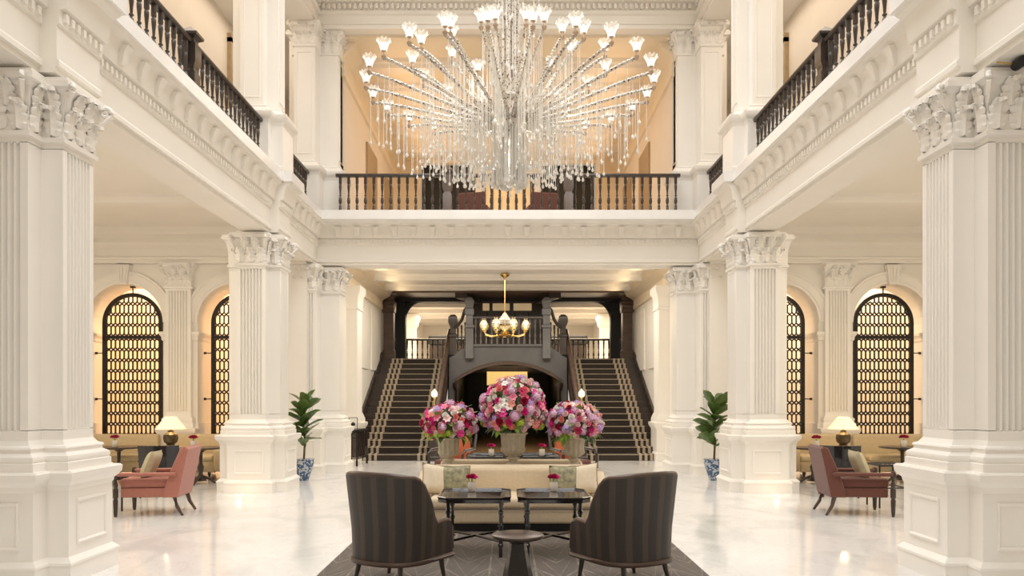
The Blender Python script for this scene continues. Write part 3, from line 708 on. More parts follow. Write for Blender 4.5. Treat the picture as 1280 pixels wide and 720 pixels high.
MB().box(-1.15, -0.85, 25.9, 26.2, 5.61, 9.4).build('pillar', 'plaster', b, smooth=0); MB().box(0.85, 1.15, 25.9, 26.2, 5.61, 9.4).build('pillar', 'plaster', b, smooth=0)
wn = struct(MB().box(-0.85, 0.85, 26.2, 26.3, 6.75, 9.4).build('window_2', 'litpane', smooth=0))
for k in range(-3, 4): MB().box(k*0.26-0.02, k*0.26+0.02, 26.15, 26.2, 6.75, 9.4).build('mullion', 'dark', wn, smooth=0)
MB().box(-0.85, 0.85, 26.1, 26.2, 7.3, 7.36).build('glazing_bar', 'dark', wn, smooth=0)
MB().box(-0.85, 0.85, 25.95, 26.3, 5.61, 6.75).build('parapet', 'plaster', b, smooth=0)

# ================================================================== BALUSTRADES
BAL = [(0.030, 0), (0.030, 0.10), (0.024, 0.11), (0.033, 0.13), (0.024, 0.15), (0.018, 0.17), (0.030, 0.20), (0.036, 0.24), (0.030, 0.30), (0.016, 0.34), (0.030, 0.36), (0.016, 0.38), (0.020, 0.44), (0.029, 0.53), (0.031, 0.58), (0.022, 0.60), (0.033, 0.62), (0.033, 0.76)]
BALM = MB().lathe(BAL, 8).mesh('baluster', 'dark')
def newel(m, w=0.09, h=1.02):
    def sq(a, z): return [(-a, -a, z), (a, -a, z), (a, a, z), (-a, a, z)]
    m.loft([sq(w*z[0], z[1]) for z in ((1.1, 0), (1.1, 0.1), (0.95, 0.12), (0.95, h*0.42), (0.7, h*0.46), (0.7, h*0.5), (1.05, h*0.56), (1.05, h*0.80), (0.75, h*0.84), (0.75, h*0.88), (1.3, h*0.92), (1.35, h*0.95), (1.0, h*0.98), (0.12, h*1.06))])
    return m
def balustrade(name, label, p0, p1, z, newels=(), spacing=0.18, top=0.84):
    t = thing(name, label, 'balustrade', ((p0[0]+p1[0])/2, (p0[1]+p1[1])/2, z))
    d = Vector((p1[0]-p0[0], p1[1]-p0[1])); L = d.length; rz = atan2(d.y, d.x); t.rotation_euler = (0, 0, rz)
    MB().loft([[(x, yy, zz) for yy, zz in ((-0.045, top-0.03), (0.045, top-0.03), (0.06, top), (0.055, top+0.03), (0.02, top+0.045), (-0.02, top+0.045), (-0.055, top+0.03), (-0.06, top))] for x in (-L/2, L/2)]).build('handrail', 'dark', t)
    MB().box(-L/2, L/2, -0.03, 0.03, 0.0, 0.05).build('bottom_rail', 'dark', t, smooth=0)
    n = int(L/spacing)
    for k in range(n):
        x = -L/2 + (k+0.5)*L/n
        if any(abs(x-q) < 0.13 for q in newels): continue
        inst(BALM, 'baluster', t, (x, 0, 0.05))
    for q in newels: newel(MB(), 0.1, 1.0).build('newel_post', 'dark', t, (q, 0, 0))
    return t
bb = balustrade('balustrade', 'dark turned wooden balustrade across the far balcony behind the crystal chandelier', (-3.72, 16.62), (3.72, 16.62), 5.61, (-1.31, 1.31))
M['litpalewood'] = mat('lit_pale_brown_wood', (0.13, 0.10, 0.085), 0.45, vary=0.2, scale=6, stretch=(1, 1, 0.15))  # light painted into the balcony newels' tone; also serves the pale bridge balusters
for ch in bb.children:
    if ch.name.startswith('newel'): ch.data.materials[0] = M['litpalewood']
balustrade('balustrade', 'dark turned wooden balustrade along the upper left gallery', (-4.3, 7.75), (-4.3, 13.3), 5.61, (-0.12,))
balustrade('balustrade', 'dark turned wooden balustrade along the upper right gallery', (4.3, 13.3), (4.3, 7.75), 5.61, (0.12,))
balustrade('balustrade', 'short dark balustrade between the two upper left piers', (-4.3, 14.35), (-4.3, 16.4), 5.61)
balustrade('balustrade', 'short dark balustrade between the two upper right piers', (4.3, 16.4), (4.3, 14.35), 5.61)

# gallery doors with louvres
for s, nm in ((-1, 'left'), (1, 'right')):
    t = thing('louvred_door', 'tall louvred door on the upper %s gallery wall' % nm, 'door', (s*6.15, 17.7, 5.61))
    MB().box(-0.05, 0.05, -0.75, -0.6, 0, 4.0).box(-0.05, 0.05, 0.6, 0.75, 0, 4.0).box(-0.05, 0.05, -0.75, 0.75, 3.9, 4.1).box(-0.05, 0.05, -0.6, 0.6, 2.7, 2.85).build('door_frame', 'door', t, smooth=0)
    MB().box(-0.02, 0.02, -0.6, 0.6, 0, 2.7).build('door_leaf', 'door', t, smooth=0)
    for k in range(8): MB().box(-s*0.02, -s*0.06, -0.6, 0.6, 2.9+k*0.12, 2.9+k*0.12+0.05).build('louvre', 'dark', t, smooth=0)
    MB().box(-0.01, 0.01, -0.6, 0.6, 2.85, 3.9).build('backing', 'black', t, smooth=0)
    for y0 in (-0.5, 0.1): MB().box(-s*0.02, -s*0.035, y0, y0+0.4, 1.2, 2.5).build('door_panel', 'dark', t, smooth=0)

# ================================================================== GRAND STAIRS
NR = 17; RIS = 2.92/NR; TR = 0.312; YS = 20.1
for s, nm in ((-1, 'left'), (1, 'right')):
    t = thing('staircase', 'dark wooden stair flight with striped carpet runner, %s of the flowers' % nm, 'staircase', (s*3.0, YS, 0))
    X0, X1 = s*(1.95-3.0), s*(4.2-3.0)
    sm = MB().box(min(X0, X1), max(X0, X1), 0, TR+0.03, -RIS-0.03, 0).mesh('step', 'dark', smooth=0)
    nmesh = MB().rbox((s*-0.1, -0.012, -0.014), (1.78, 0.04, 0.016), 0.007, 2).mesh('nosing', 'nosing')
    for k in range(NR):
        st = inst(sm, 'step', t, (0, k*TR, (k+1)*RIS))
        inst(nmesh, 'nosing', st, (0, 0, 0.0))
    rm = MB(); prof = []; v = 0
    for k in range(NR):
        prof += [(k*TR-0.018, k*RIS+0.004), (k*TR-0.018, (k+1)*RIS+0.004)]
    prof.append((NR*TR+0.02, NR*RIS+0.004))
    vs = []; uv = []; fs = []
    for i, (yy, zz) in enumerate(prof):
        if i: v += hypot(yy-prof[i-1][0], zz-prof[i-1][1])
        for u, xx in ((0, s*-0.1-0.89), (1.78, s*-0.1+0.89)): vs.append((xx, yy, zz)); uv.append((u, v))
    for i in range(len(prof)-1): fs.append((2*i, 2*i+1, 2*i+3, 2*i+2))
    rm.add(vs, fs, uv); ro = rm.build('carpet_runner', 'runner', t, smooth=0, uv=True, fix=False)
    so = ro.modifiers.new('thickness', 'SOLIDIFY'); so.thickness = 0.008; so.offset = 0
    # inner balustrade with closed string
    def sl(y): return y/TR*RIS
    xi = s*(1.92-3.0); L = NR*TR
    MB().loft([[(xx, yy, sl(yy)+dz) for yy, dz in ((0.0, 0.0), (L, -0.3), (L, 0.30), (0.0, 0.36))] for xx in (xi-0.045, xi+0.045)]).build('string_board', 'brown', t, smooth=0)
    MB().loft([[(xi+dx, yy, sl(yy)+1.0+dz) for dx, dz in ((-0.06, -0.04), (0.06, -0.04), (0.07, 0.0), (0.04, 0.05), (-0.04, 0.05), (-0.07, 0))] for yy in (-0.05, L-0.1)]).build('handrail', 'brown', t)
    bm_ = MB().box(-0.025, 0.025, -0.025, 0.025, 0, 0.72).mesh('baluster', 'dark', smooth=0)
    for k in range(NR*2): inst(bm_, 'baluster', t, (xi, 0.12+k*TR/2, sl(0.12+k*TR/2)+0.28))
    nw = newel(MB(), 0.13, 1.25).build('newel_post', 'dark', t, (xi, -0.05, 0))
    MB().loft([[(xx, yy, sl(yy)+dz) for yy, dz in ((-0.05, 0.03), (0.05, 0.30), (L, 0.24), (L, -0.1), (0.2, -0.05))] for xx in (s*(4.13-3.0), s*(4.195-3.0))]).build('wall_string', 'dark', t, smooth=0)
    MB().box(s*(3.9-3.0), s*(4.2-3.0), -0.05, 0.0, 0.0, 0.2).build('skirting', 'dark', t, smooth=0)
    lp = thing('newel_lamp', 'small glowing globe lamp on the foot of the %s stair rail' % nm, 'lamp', (s*1.92, YS-0.05, 1.3))
    MB().lathe([(0.05, 0), (0.05, 0.05), (0.02, 0.08), (0.02, 0.3), (0.05, 0.34), (0.06, 0.37)], 10).build('stem', 'brass', lp)
    MB().lathe([(0.03, 0.34), (0.07, 0.38), (0.085, 0.44), (0.07, 0.51), (0.03, 0.54), (0.012, 0.58)], 12).build('globe', 'globe', lp)
    point('newel_lamp_bulb', (s*1.92, YS-0.25, 1.75), 4, WARM, 0.1)
    # landing
    ld = thing('landing', 'dark landing at the top of the %s stair flight' % nm, 'landing', (s*3.055, 26.6, 2.92))
    MB().box(-1.135, 1.135, -1.19, 1.6, -0.25, 0).build('platform', 'dark', ld, smooth=0)
    bt = balustrade('balustrade', 'dark railing at the back of the %s stair landing' % nm, (s*2.75-1.4, 28.05), (s*2.75+1.4, 28.05), 2.92)
    # timber posts
    pt = thing('timber_post', 'dark square timber post at the top of the stairs, far %s' % nm, 'post', (s*3.97, 25.66, 2.92))
    def sq(a, z): return [(-a, -a, z), (a, -a, z), (a, a, z), (-a, a, z)]
    MB().loft([sq(0.19, 0), sq(0.19, 0.3), sq(0.165, 0.33), sq(0.165, 1.55)]).build('shaft', 'brown', pt)
    MB().loft([sq(0.165, 1.55), sq(0.2, 1.58), sq(0.2, 1.66), sq(0.175, 1.68), sq(0.175, 1.8), sq(0.22, 1.84), sq(0.22, 1.92), sq(0.18, 1.95), sq(0.18, 2.15)]).build('capital', 'brown', pt)
    p2 = thing('timber_post', 'black timber post with curved bracket behind the %s stair landing' % nm, 'post', (s*3.75, 27.0, 2.92))
    MB().loft([sq(0.16, 0), sq(0.16, 2.07)]).build('shaft', 'black', p2, smooth=0)
    bp = []
    for i in range(11):
        a = pi/2*i/10; bp.append((0.16+0.55*(1-cos(a)), 1.4+0.67*sin(a)))
    poly = [(0.10, 1.4)] + bp + [(0.71, 2.07), (0.10, 2.07)]
    MB().loft([[(-s*x, yy, z) for x, z in poly] for yy in (-0.06, 0.06)]).build('bracket', 'black', p2)
MB_ = MB
# timber beam above the landing
tb = thing('timber_beam', 'long dark timber beam across the top of the staircase', 'beam', (0, 25.4, 5.0))
MB().loft([[(x, y, z) for y, z in ((0, 0.12), (0, 0.2), (-0.06, 0.24), (-0.06, 0.31), (-0.1, 0.33), (-0.1, 0.42), (1.9, 0.42), (1.9, 0.12))] for x in (-4.2, 4.2)]).build('main_beam', 'litwood', tb)
MB().box(-4.2, 4.2, 1.4, 1.9, 0.0, 0.13).build('rear_beam', 'black', tb, smooth=0)
for s in (-1, 1): MB().loft([[(s*x, y, z) for x, y in ((1.35, 0.02), (1.75, 0.02), (1.2, 1.5), (0.95, 1.5))] for z in (-0.06, 0.13)]).build('diagonal_brace', 'dark', tb, smooth=0)

# central bridge with arch
BALP = BALM.copy(); BALP.materials[0] = M['litpalewood']
br = thing('bridge', 'grey panelled bridge with a low arch between the two stair flights', 'bridge', (0, 24.0, 0))
ZB = 3.3
def arch_front(n=24, hw=1.66, spring=2.12, rise=0.56):
    R_ = (hw*hw+rise*rise)/(2*rise); cz = spring+rise-R_; a0 = math.asin(hw/R_)
    return [(R_*sin(-a0+2*a0*i/n), cz+R_*cos(-a0+2*a0*i/n)) for i in range(n+1)]
ap = arch_front()
def topz(x): return ZB if abs(x) < 1.2 else ZB - (abs(x)-1.2)*0.62
m = MB()
for yy in (0.0, 0.3):
    for (xa, za), (xb, zb) in zip(ap, ap[1:]): m.add([(xa, yy, za), (xb, yy, zb), (xb, yy, topz(xb)), (xa, yy, topz(xa))], [(0, 1, 2, 3)])
for (xa, za), (xb, zb) in zip(ap, ap[1:]): m.add([(xa, 0, za), (xb, 0, zb), (xb, 0.3, zb), (xa, 0.3, za)], [(0, 1, 2, 3)])
for s in (-1, 1): m.loft([[(s*x, y, z) for y in (0, 0.3) for x in ((1.66, 1.84) if y == 0 else (1.84, 1.66))] for z in (0, 2.12)] + [[(s*1.66, 0, 2.98), (s*1.84, 0, 2.89), (s*1.84, 0.3, 2.89), (s*1.66, 0.3, 2.98)]])
m.build('arch_panel', 'greyblue', br, smooth=0, fix=False)
MB().loft([[(x, yy, z+dz) for yy, dz in ((-0.05, 0.0), (-0.05, 0.09), (-0.02, 0.11), (0.02, 0.11), (0.02, 0.0))] for x, z in ap]).build('arch_moulding', 'brown', br)
MB().box(-1.2, 1.2, -0.06, 0.4, ZB-0.05, ZB+0.02).build('sill', 'greyblue', br, smooth=0)
MB().box(-1.3, 1.3, 0.3, 4.2, ZB-0.2, ZB-0.02).build('deck', 'dark', br, smooth=0)
for s in (-1, 1):
    for k in range(2): MB().box(s*1.3, s*(1.62-0.16*k), 1.4, 4.0, 2.9, 2.92+0.127*(k+1)).build('step', 'dark', br, smooth=0)
    MB().lathe([(0.11, 0), (0.11, 0.1), (0.075, 0.14), (0.07, 1.85), (0.1, 1.9), (0.14, 2.0), (0.14, 2.1)], 12).build('pillar', 'dark', br, (s*1.58, -0.05, 0))
    np_ = MB()
    def sq(a, z): return [(-a, -a, z), (a, -a, z), (a, a, z), (-a, a, z)]
    np_.loft([sq(0.03, -0.52), sq(0.1, -0.46), sq(0.13, -0.42), sq(0.12, -0.38), sq(0.12, 0.5), sq(0.15, 0.53), sq(0.15, 0.6), sq(0.11, 0.63), sq(0.11, 0.9), sq(0.14, 0.93), sq(0.14, 1.1), sq(0.1, 1.15), sq(0.13, 1.3), sq(0.15, 1.36), sq(0.06, 1.48)])
    np_.build('newel_post', 'greyblue', br, (s*1.2, -0.02, ZB))
    n2 = MB(); n2.loft([sq(0.1, 0), sq(0.1, 0.55), sq(0.13, 0.58), sq(0.13, 0.64), sq(0.09, 0.68), sq(0.09, 0.9), sq(0.12, 0.95), sq(0.15, 1.05), sq(0.14, 1.2), sq(0.06, 1.28)])
    n2.build('newel_post', 'dark', br, (s*1.74, 0.35, 3.0))
    MB().tube([(s*1.7, 0.3, 3.85), (s*1.6, 0.25, 3.9), (s*1.45, 0.15, 4.1), (s*1.35, 0.08, 4.4), (s*1.25, 0.0, 4.5)], 0.05, 8).build('curved_handrail', 'dark', br)
    for k in range(3): inst(BALM, 'baluster', br, (s*(1.34+0.12*k), 0.1+0.06*k, ZB-0.05-0.08*k))
MB().box(-1.1, 1.1, -0.05, 0.05, ZB+0.82, ZB+0.88).build('handrail', 'dark', br, smooth=0)
for k in range(13): inst(BALP, 'baluster', br, (-1.02+k*0.17, 0, ZB+0.03))
# dark panelled partition behind bridge
sc_ = struct(MB().box(-1.3, 1.3, 28.0, 28.15, 2.6, 5.2).build('wall_partition', 'dark', smooth=0))
for x0, x1 in ((-0.92, -0.68), (-0.56, 0.06), (0.2, 0.86)): MB().box(x0, x1, 27.95, 28.0, 5.18-0.36, 5.13).build('lit_pane', 'litpane', sc_, smooth=0)
for k in range(6): MB().box(-1.25+k*0.5-0.03, -1.25+k*0.5+0.03, 27.96, 28.0, 2.9, 4.75).build('stile', 'black', sc_, smooth=0)
# passage under the bridge
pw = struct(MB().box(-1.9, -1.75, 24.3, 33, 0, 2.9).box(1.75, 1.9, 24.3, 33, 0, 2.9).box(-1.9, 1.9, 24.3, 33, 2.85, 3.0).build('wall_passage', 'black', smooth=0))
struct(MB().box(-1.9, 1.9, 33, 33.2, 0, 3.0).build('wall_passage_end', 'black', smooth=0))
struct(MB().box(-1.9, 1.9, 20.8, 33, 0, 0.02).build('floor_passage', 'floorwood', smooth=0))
pn = MB().box(-0.85, 0.78, -0.04, 0, 2.15, 2.8).build('lit_sign_panel', 'glow', None, (0, 31.0, 0), smooth=0)
tag(pn, 'glowing golden panel hanging in the passage under the bridge', 'panel')
for k in range(7): MB().box(-0.72+k*0.22, -0.56+k*0.22, -0.03, 0.0, 2.83, 2.88).build('small_light', 'globe', pn, smooth=0)

# ================================================================== CHANDELIERS
# small brass chandelier
t = thing('brass_chandelier', 'brass chandelier with round glass globes hanging before the bridge', 'chandelier', (-0.09, 21.9, 3.35))
MB().lathe([(0.02, 0), (0.05, 0.02), (0.03, 0.06), (0.10, 0.10), (0.15, 0.16), (0.05, 0.2), (0.025, 0.24)], 14).build('hub', 'brass', t)
MB().lathe([(0.06, 0.2), (0.20, 0.26), (0.29, 0.38), (0.26, 0.5), (0.12, 0.62), (0.04, 0.72)], 16).build('centre_globe', 'globeglass', t)
MB().tube([(0, 0, 0.2), (0, 0, 1.82)], 0.014, 6).lathe([(0.02, 1.70), (0.13, 1.78), (0.14, 1.80), (0.1, 1.85)], 12).build('stem', 'brass', t)
am = MB().tube([(0.05, 0, 0.12), (0.2, 0, 0.06), (0.42, 0, 0.04), (0.60, 0, 0.10), (0.64, 0, 0.2)], [0.02, 0.018, 0.018, 0.016, 0.016], 6).lathe([(0.02, 0.18), (0.07, 0.2), (0.05, 0.23)], 10, (0.64, 0, 0)).mesh('arm', 'brass')
gm = MB().lathe([(0.03, 0.22), (0.10, 0.26), (0.135, 0.35), (0.10, 0.44), (0.05, 0.48), (0.06, 0.53)], 14, (0.64, 0, 0)).mesh('globe', 'globeglass')
bm2 = MB().lathe([(0.01, 0.23), (0.035, 0.30), (0.045, 0.36), (0.01, 0.43)], 10, (0.64, 0, 0)).mesh('bulb', 'softbulb')
for k in range(8):
    a = inst(am, 'arm', t, (0, 0, 0), (0, 0, 2*pi*(k+0.5)/8)); inst(gm, 'globe', a); inst(bm2, 'bulb', a)
# large crystal chandelier
CZ = 5.78
t = thing('crystal_chandelier', 'huge crystal chandelier with branching arms, glowing cups and hanging strands', 'chandelier', (0.03, 11.5, 0))
def arm_curve(R, z1, r0=0.16, z0=CZ):
    pts = []
    for i in range(15):
        u = i/14
        pts.append((r0+(R-r0)*(u**0.9), 0, z0 + (z1-z0)*(0.35*u + 0.65*(u*u*(3-2*u)))))
    return pts
def crown(cx, z):
    m = MB(); n = 16
    rings = []
    for r, zz, j_ in ((0.02, 0, 0), (0.045, 0.01, 0), (0.048, 0.05, 0), (0.062, 0.08, 0), (0.072, 0.11, 0), (0.092, 0.135, 1)):
        rings.append([(cx+(r+(0.012 if (j % 2 and j_) else 0))*cos(2*pi*j/n), (r+(0.012 if (j % 2 and j_) else 0))*sin(2*pi*j/n), z+zz+(0.045 if (j % 2 == 0 and j_) else 0)) for j in range(n)])
    m.loft(rings, cap=False); m.loft([[(cx+(p[0]-cx)*0.93, p[1]*0.93, p[2]) for p in r_] for r_ in rings], cap=False); return m
def beads(m, pts, r=0.036):
    for a, b in zip(pts, pts[1:]):
        for f_ in (0.0, 0.5):
            p = Vector(a).lerp(Vector(b), f_)
            m.lathe([(0.0, -r*0.9), (r*0.95, 0), (0.0, r*0.9)], 6, tuple(p), cap=False)
def tier(n, R, z1, off, r_t):
    pts = arm_curve(R, z1); m = MB(); m.tube(pts, [r_t*(1-0.45*i/14) for i in range(15)], 6); beads(m, pts, r_t*1.15)
    am = m.mesh('arm', 'beads'); tip = pts[-1]
    sm = MB().lathe([(0.012, -0.03), (0.032, 0.0), (0.036, 0.02), (0.015, 0.03), (0.012, 0.07), (0.04, 0.09)], 10, (tip[0], 0, tip[2])).mesh('cup_holder', 'rose')
    cm = crown(tip[0], tip[2]+0.08).mesh('lamp_cup', 'cup', smooth=0); bl = MB().lathe([(0.005, 0.02), (0.024, 0.05), (0.028, 0.08), (0.005, 0.13)], 8, (tip[0], 0, tip[2]+0.08)).mesh('bulb', 'bulb')
    for k in range(n):
        a = inst(am, 'arm', t, (0, 0, 0), (0, 0, 2*pi*(k+off)/n)); cu = inst(cm, 'lamp_cup', a); inst(bl, 'bulb', a); inst(sm, 'cup_holder', a)
    return pts
T1 = tier(24, 2.12, 6.17, 0.5, 0.030); T2 = tier(14, 1.45, 6.52, 0.2, 0.032); T3 = tier(9, 0.92, 6.78, 0.1, 0.032)
st = MB()
for k in range(7):
    a = 2*pi*k/7; st.tube([(0.15*cos(a), 0.15*sin(a), 5.75), (0.15*cos(a), 0.15*sin(a), 5.8), (0.10*cos(a), 0.10*sin(a), 6.6), (0.13*cos(a), 0.13*sin(a), 10.6)], 0.035, 6)
st.tube([(0, 0, 5.7), (0, 0, 10.6)], 0.05, 8)
st.build('stem', 'beads', t)
MB().lathe([(0.05, 5.45), (0.20, 5.55), (0.26, 5.68), (0.30, 5.74), (0.24, 5.80), (0.12, 5.9), (0.14, 6.05), (0.22, 6.12), (0.12, 6.2), (0.1, 6.4)], 16).build('hub', 'beads', t)
def strand(m, x, y, z0, z1, rng, drop=True, r=0.0042):
    m.loft([[(x+r*cos(a), y+r*sin(a), z) for a in (0, pi/2, pi, 3*pi/2)] for z in (z0, z1)], cap=False)
    z = z0-0.05
    while z > z1+0.08:
        q = rng.uniform(0.006, 0.0105)
        m.lathe([(0, -q*1.4), (q, 0), (0, q*1.4)], 4, (x, y, z), cap=False); z -= rng.uniform(0.09, 0.2)
    if drop: m.lathe([(0.0, -0.055), (0.016, -0.045), (0.022, -0.025), (0.012, 0.0), (0.0, 0.03)], 6, (x, y, z1), cap=False)
rng = random.Random(3); sm = MB()
for pts, n, off in ((T1, 24, 0.5), (T2, 14, 0.2), (T3, 9, 0.1)):
    for k in range(n):
        a = 2*pi*(k+off)/n
        for j in [q*0.66 for q in range(4, 21)]:
            if rng.random() > min(0.85, 0.08 + pts[int(j)][0]/1.9): continue
            i = j + rng.uniform(-0.4, 0.4); i0 = int(i); f_ = i-i0
            p = Vector(pts[i0]).lerp(Vector(pts[min(i0+1, 14)]), f_); r = p.x
            zb = 4.98 + 0.16*max(0, r-0.6)**1.2*1.6 + rng.uniform(-0.06, 0.20)
            if rng.random() < 0.3: zb += rng.uniform(0.1, 0.45)
            strand(sm, r*cos(a), r*sin(a), p.z, min(zb, p.z-0.25), rng)
for k in range(230):
    a = rng.uniform(0, 2*pi); r = 0.26*sqrt(rng.random()*0.7+0.3) if k < 190 else rng.uniform(0.3, 0.55)
    strand(sm, r*cos(a), r*sin(a), 5.75, (4.84 if k < 190 else 5.0)+rng.uniform(0, 0.08), rng, True, 0.0085 if k < 190 else 0.0042)
for k in range(60):
    a = rng.uniform(0, 2*pi); r = rng.uniform(0.12, 0.5); z = rng.uniform(6.3, 8.4)
    strand(sm, r*cos(a), r*sin(a), z, z-rng.uniform(0.3, 0.8), rng)
strand(sm, 0, 0, 5.1, 4.70, rng)
o = sm.build('crystal_strands', 'crystal', t, smooth=0, fix=False); o['kind'] = 'stuff'
for k in range(6): point('chandelier_glow', (0.03+0.95*cos(k*pi/3), 11.5+0.95*sin(k*pi/3), 6.0), 4, (1.0, 0.9, 0.76), 0.15)
point('strand_fill_light', (0.03, 11.5, 5.25), 7, (1.0, 0.93, 0.82), 0.06)  # point light added inside to brighten the central crystal strands

# ================================================================== FURNITURE
tag(MB().rbox((0, 0, 0.008), (3.62, 5.6, 0.016), 0.007, 1).build('rug', 'rug', None, (0.045, 7.7, 0), smooth=0), 'large taupe rug with feathered line pattern under the seating', 'rug')

def shell_chair(label, loc, rz, group=None):
    t = thing('tub_armchair', label, 'armchair', loc, rz, group)
    path = []
    yb, hw, yf = -0.36, 0.37, 0.36
    n = 44
    raw = []
    for i in range(9): raw.append((-hw, yf-(yf+0.02)*i/8))
    for i in range(1, 24):
        a = pi*i/24; ex = 0.82
        cx = -cos(a); sx = sin(a)
        raw.append((hw*math.copysign(abs(cx)**ex, cx), -0.02-(abs(yb)-0.02)*abs(sx)**ex))
    for i in range(9): raw.append((hw, -0.02+(yf+0.02)*i/8))
    acc = [0]
    for a, b in zip(raw, raw[1:]): acc.append(acc[-1]+hypot(b[0]-a[0], b[1]-a[1]))
    def top(x, y):
        if y > 0.08: return 0.53 + 0.02*sin((y-0.08)*8) - 0.06*max(0, (y-0.30)/0.06)
        k = min(1, max(0, (0.08-y)/0.26)); k = (0.6*sqrt(1-(1-k)**2)+0.4*k*k*(3-2*k))
        return 0.545 + 0.405*k + 0.03*max(0, -y-0.2)/0.16
    RZ = 9; rings_o, rings_i, uvo = [], [], []
    for j in range(RZ):
        v = j/(RZ-1); ro, ri = [], []
        for i, (x, y) in enumerate(raw):
            z = 0.245 + (top(x, y)-0.245)*v
            fl = 1 + 0.13*(z-0.27)/0.7; lean = -0.10*max(0, (z-0.5))*max(0, min(1, (0.1-y)/0.3))
            ro.append((x*fl*0.96, y*(0.93 if y < 0 else 1) + lean, z)); uvo.append((acc[i], z))
            d = hypot(x, y+0.0)
            ri.append((x*fl*0.96*0.87, y*(0.93 if y < 0 else 1)*0.86 + lean + (0.0), z))
        rings_o.append(ro); rings_i.append(ri)
    m = MB(); m.loft(rings_o, cap=False, closed=False, uv=uvo); m.loft(rings_i, cap=False, closed=False, uv=uvo)
    N = len(raw)
    m.loft([rings_o[-1], rings_i[-1]], cap=False, closed=False, uv=[(a, 0.9) for a in acc]*2)
    for e in (0, N-1): m.loft([[r[e] for r in rings_o], [r[e] for r in rings_i]], cap=False, closed=False, uv=[(0, j*0.05) for j in range(RZ)]*2)
    m.build('woven_shell', 'cane', t, uv=True, smooth=50)
    rim = [tuple((Vector(a)+Vector(b))/2+Vector((0, 0, 0.006))) for a, b in zip(rings_o[-1], rings_i[-1])]
    rim = [(rings_o[0][0][0]*0.95, rings_o[0][0][1]+0.005, 0.29)] + rim + [(rings_o[0][-1][0]*0.95, rings_o[0][-1][1]+0.005, 0.29)]
    MB().tube(rim, 0.027, 8).build('top_rim', 'brown', t, smooth=60)
    MB().tube([(x*0.97, y*(0.95 if y < 0 else 1), 0.24) for x, y in raw], 0.022, 6).build('base_rail', 'brown', t, smooth=60)
    MB().rbox((0, 0.03, 0.27), (0.44, 0.44, 0.06), 0.02).build('seat_frame', 'dark', t)
    MB().rbox((0, 0.09, 0.38), (0.54, 0.50, 0.15), 0.05).build('seat_cushion', 'brown', t)
    for x, y in ((-0.22, -0.21), (0.22, -0.21), (-0.28, 0.28), (0.28, 0.28)):
        sgn = 1 if x > 0 else -1; sy = -1 if y < 0 else 0.2
        MB().tube([(x, y, 0.25), (x+0.015*sgn, y+0.02*sy, 0.14), (x+0.04*sgn, y+0.05*sy, 0.0)], [0.026, 0.021, 0.015], 8).build('leg', 'dark', t)
    return t
shell_chair('dark woven tub armchair with its back to the viewer, front left', (-0.985, 6.74, 0.016), radians(-31))
shell_chair('dark woven tub armchair with its back to the viewer, front right', (1.05, 6.74, 0.016), radians(31))

def tray_table(label, loc, w=0.74, d=0.82, z=0.61, group=None):
    t = thing('tray_table', label, 'table', loc)
    def oc(k, zz, c=0.09): a, b = w/2+k, d/2+k; return [(-a+c, -b, zz), (a-c, -b, zz), (a, -b+c, zz), (a, b-c, zz), (a-c, b, zz), (-a+c, b, zz), (-a, b-c, zz), (-a, -b+c, zz)]
    MB().loft([oc(-0.02, z-0.05), oc(0, z-0.045), oc(0, z-0.012), oc(-0.02, z-0.01)]).build('tray_board', 'lacquer', t, smooth=0)
    MB().loft([oc(-0.056, z-0.0099), oc(-0.056, z-0.006)]).build('glass_inset', 'glassy', t, smooth=0)
    MB().loft([oc(0.0, z-0.011), oc(0.008, z+0.012), oc(0.0, z+0.014), oc(-0.012, z-0.004), oc(-0.012, z-0.011)], cap=False).build('rim', 'lacquer', t, smooth=0)
    MB().loft([oc(-0.012, z-0.0095), oc(-0.012, z-0.0045), oc(-0.055, z-0.0045), oc(-0.055, z-0.0095)], cap=False).build('inlay_band', 'inlay', t, smooth=0)
    lg = MB()
    prof = [(0.02, 0)]; 
    for zz in (0.12, 0.32, 0.46): prof += [(0.019, zz-0.02), (0.028, zz-0.01), (0.028, zz+0.01), (0.019, zz+0.02)]
    prof += [(0.021, z-0.05)]
    lm = MB().lathe(prof, 10).mesh('leg', 'lacquer')
    for sx in (-1, 1):
        for sy in (-1, 1): inst(lm, 'leg', t, (sx*(w/2-0.10), sy*(d/2-0.10), 0))
    a, b = w/2-0.10, d/2-0.10
    for q in (1, -1): MB().tube([(-a, -q*b, 0.16), (0, 0, 0.17), (a, q*b, 0.16)], 0.014, 6).build('stretcher', 'lacquer', t)
    return t
T1_ = tray_table('black tray table with inlaid rim, nearest left before the cream sofa', (-0.345, 8.17, 0.016))
copy_tree(T1_, (0.47, 8.17, 0.016), 0, 'black tray table with inlaid rim, nearest right before the cream sofa')
copy_tree(T1_, (-0.37, 13.9, 0), 0, 'black tray table beyond the flower urns, on the left')
copy_tree(T1_, (0.55, 13.9, 0), 0, 'black tray table beyond the flower urns, on the right')

t = thing('drum_table', 'small round dark pedestal table between the two woven armchairs', 'table', (0.085, 6.72, 0.016))
MB().lathe([(0.20, 0.405), (0.225, 0.412), (0.23, 0.425), (0.225, 0.438), (0.21, 0.442)], 40).build('table_top', 'dark', t)
MB().lathe([(0.15, 0), (0.15, 0.02), (0.135, 0.06), (0.085, 0.30), (0.075, 0.36), (0.09, 0.405)], 8).build('faceted_base', 'lacquer', t, smooth=0)

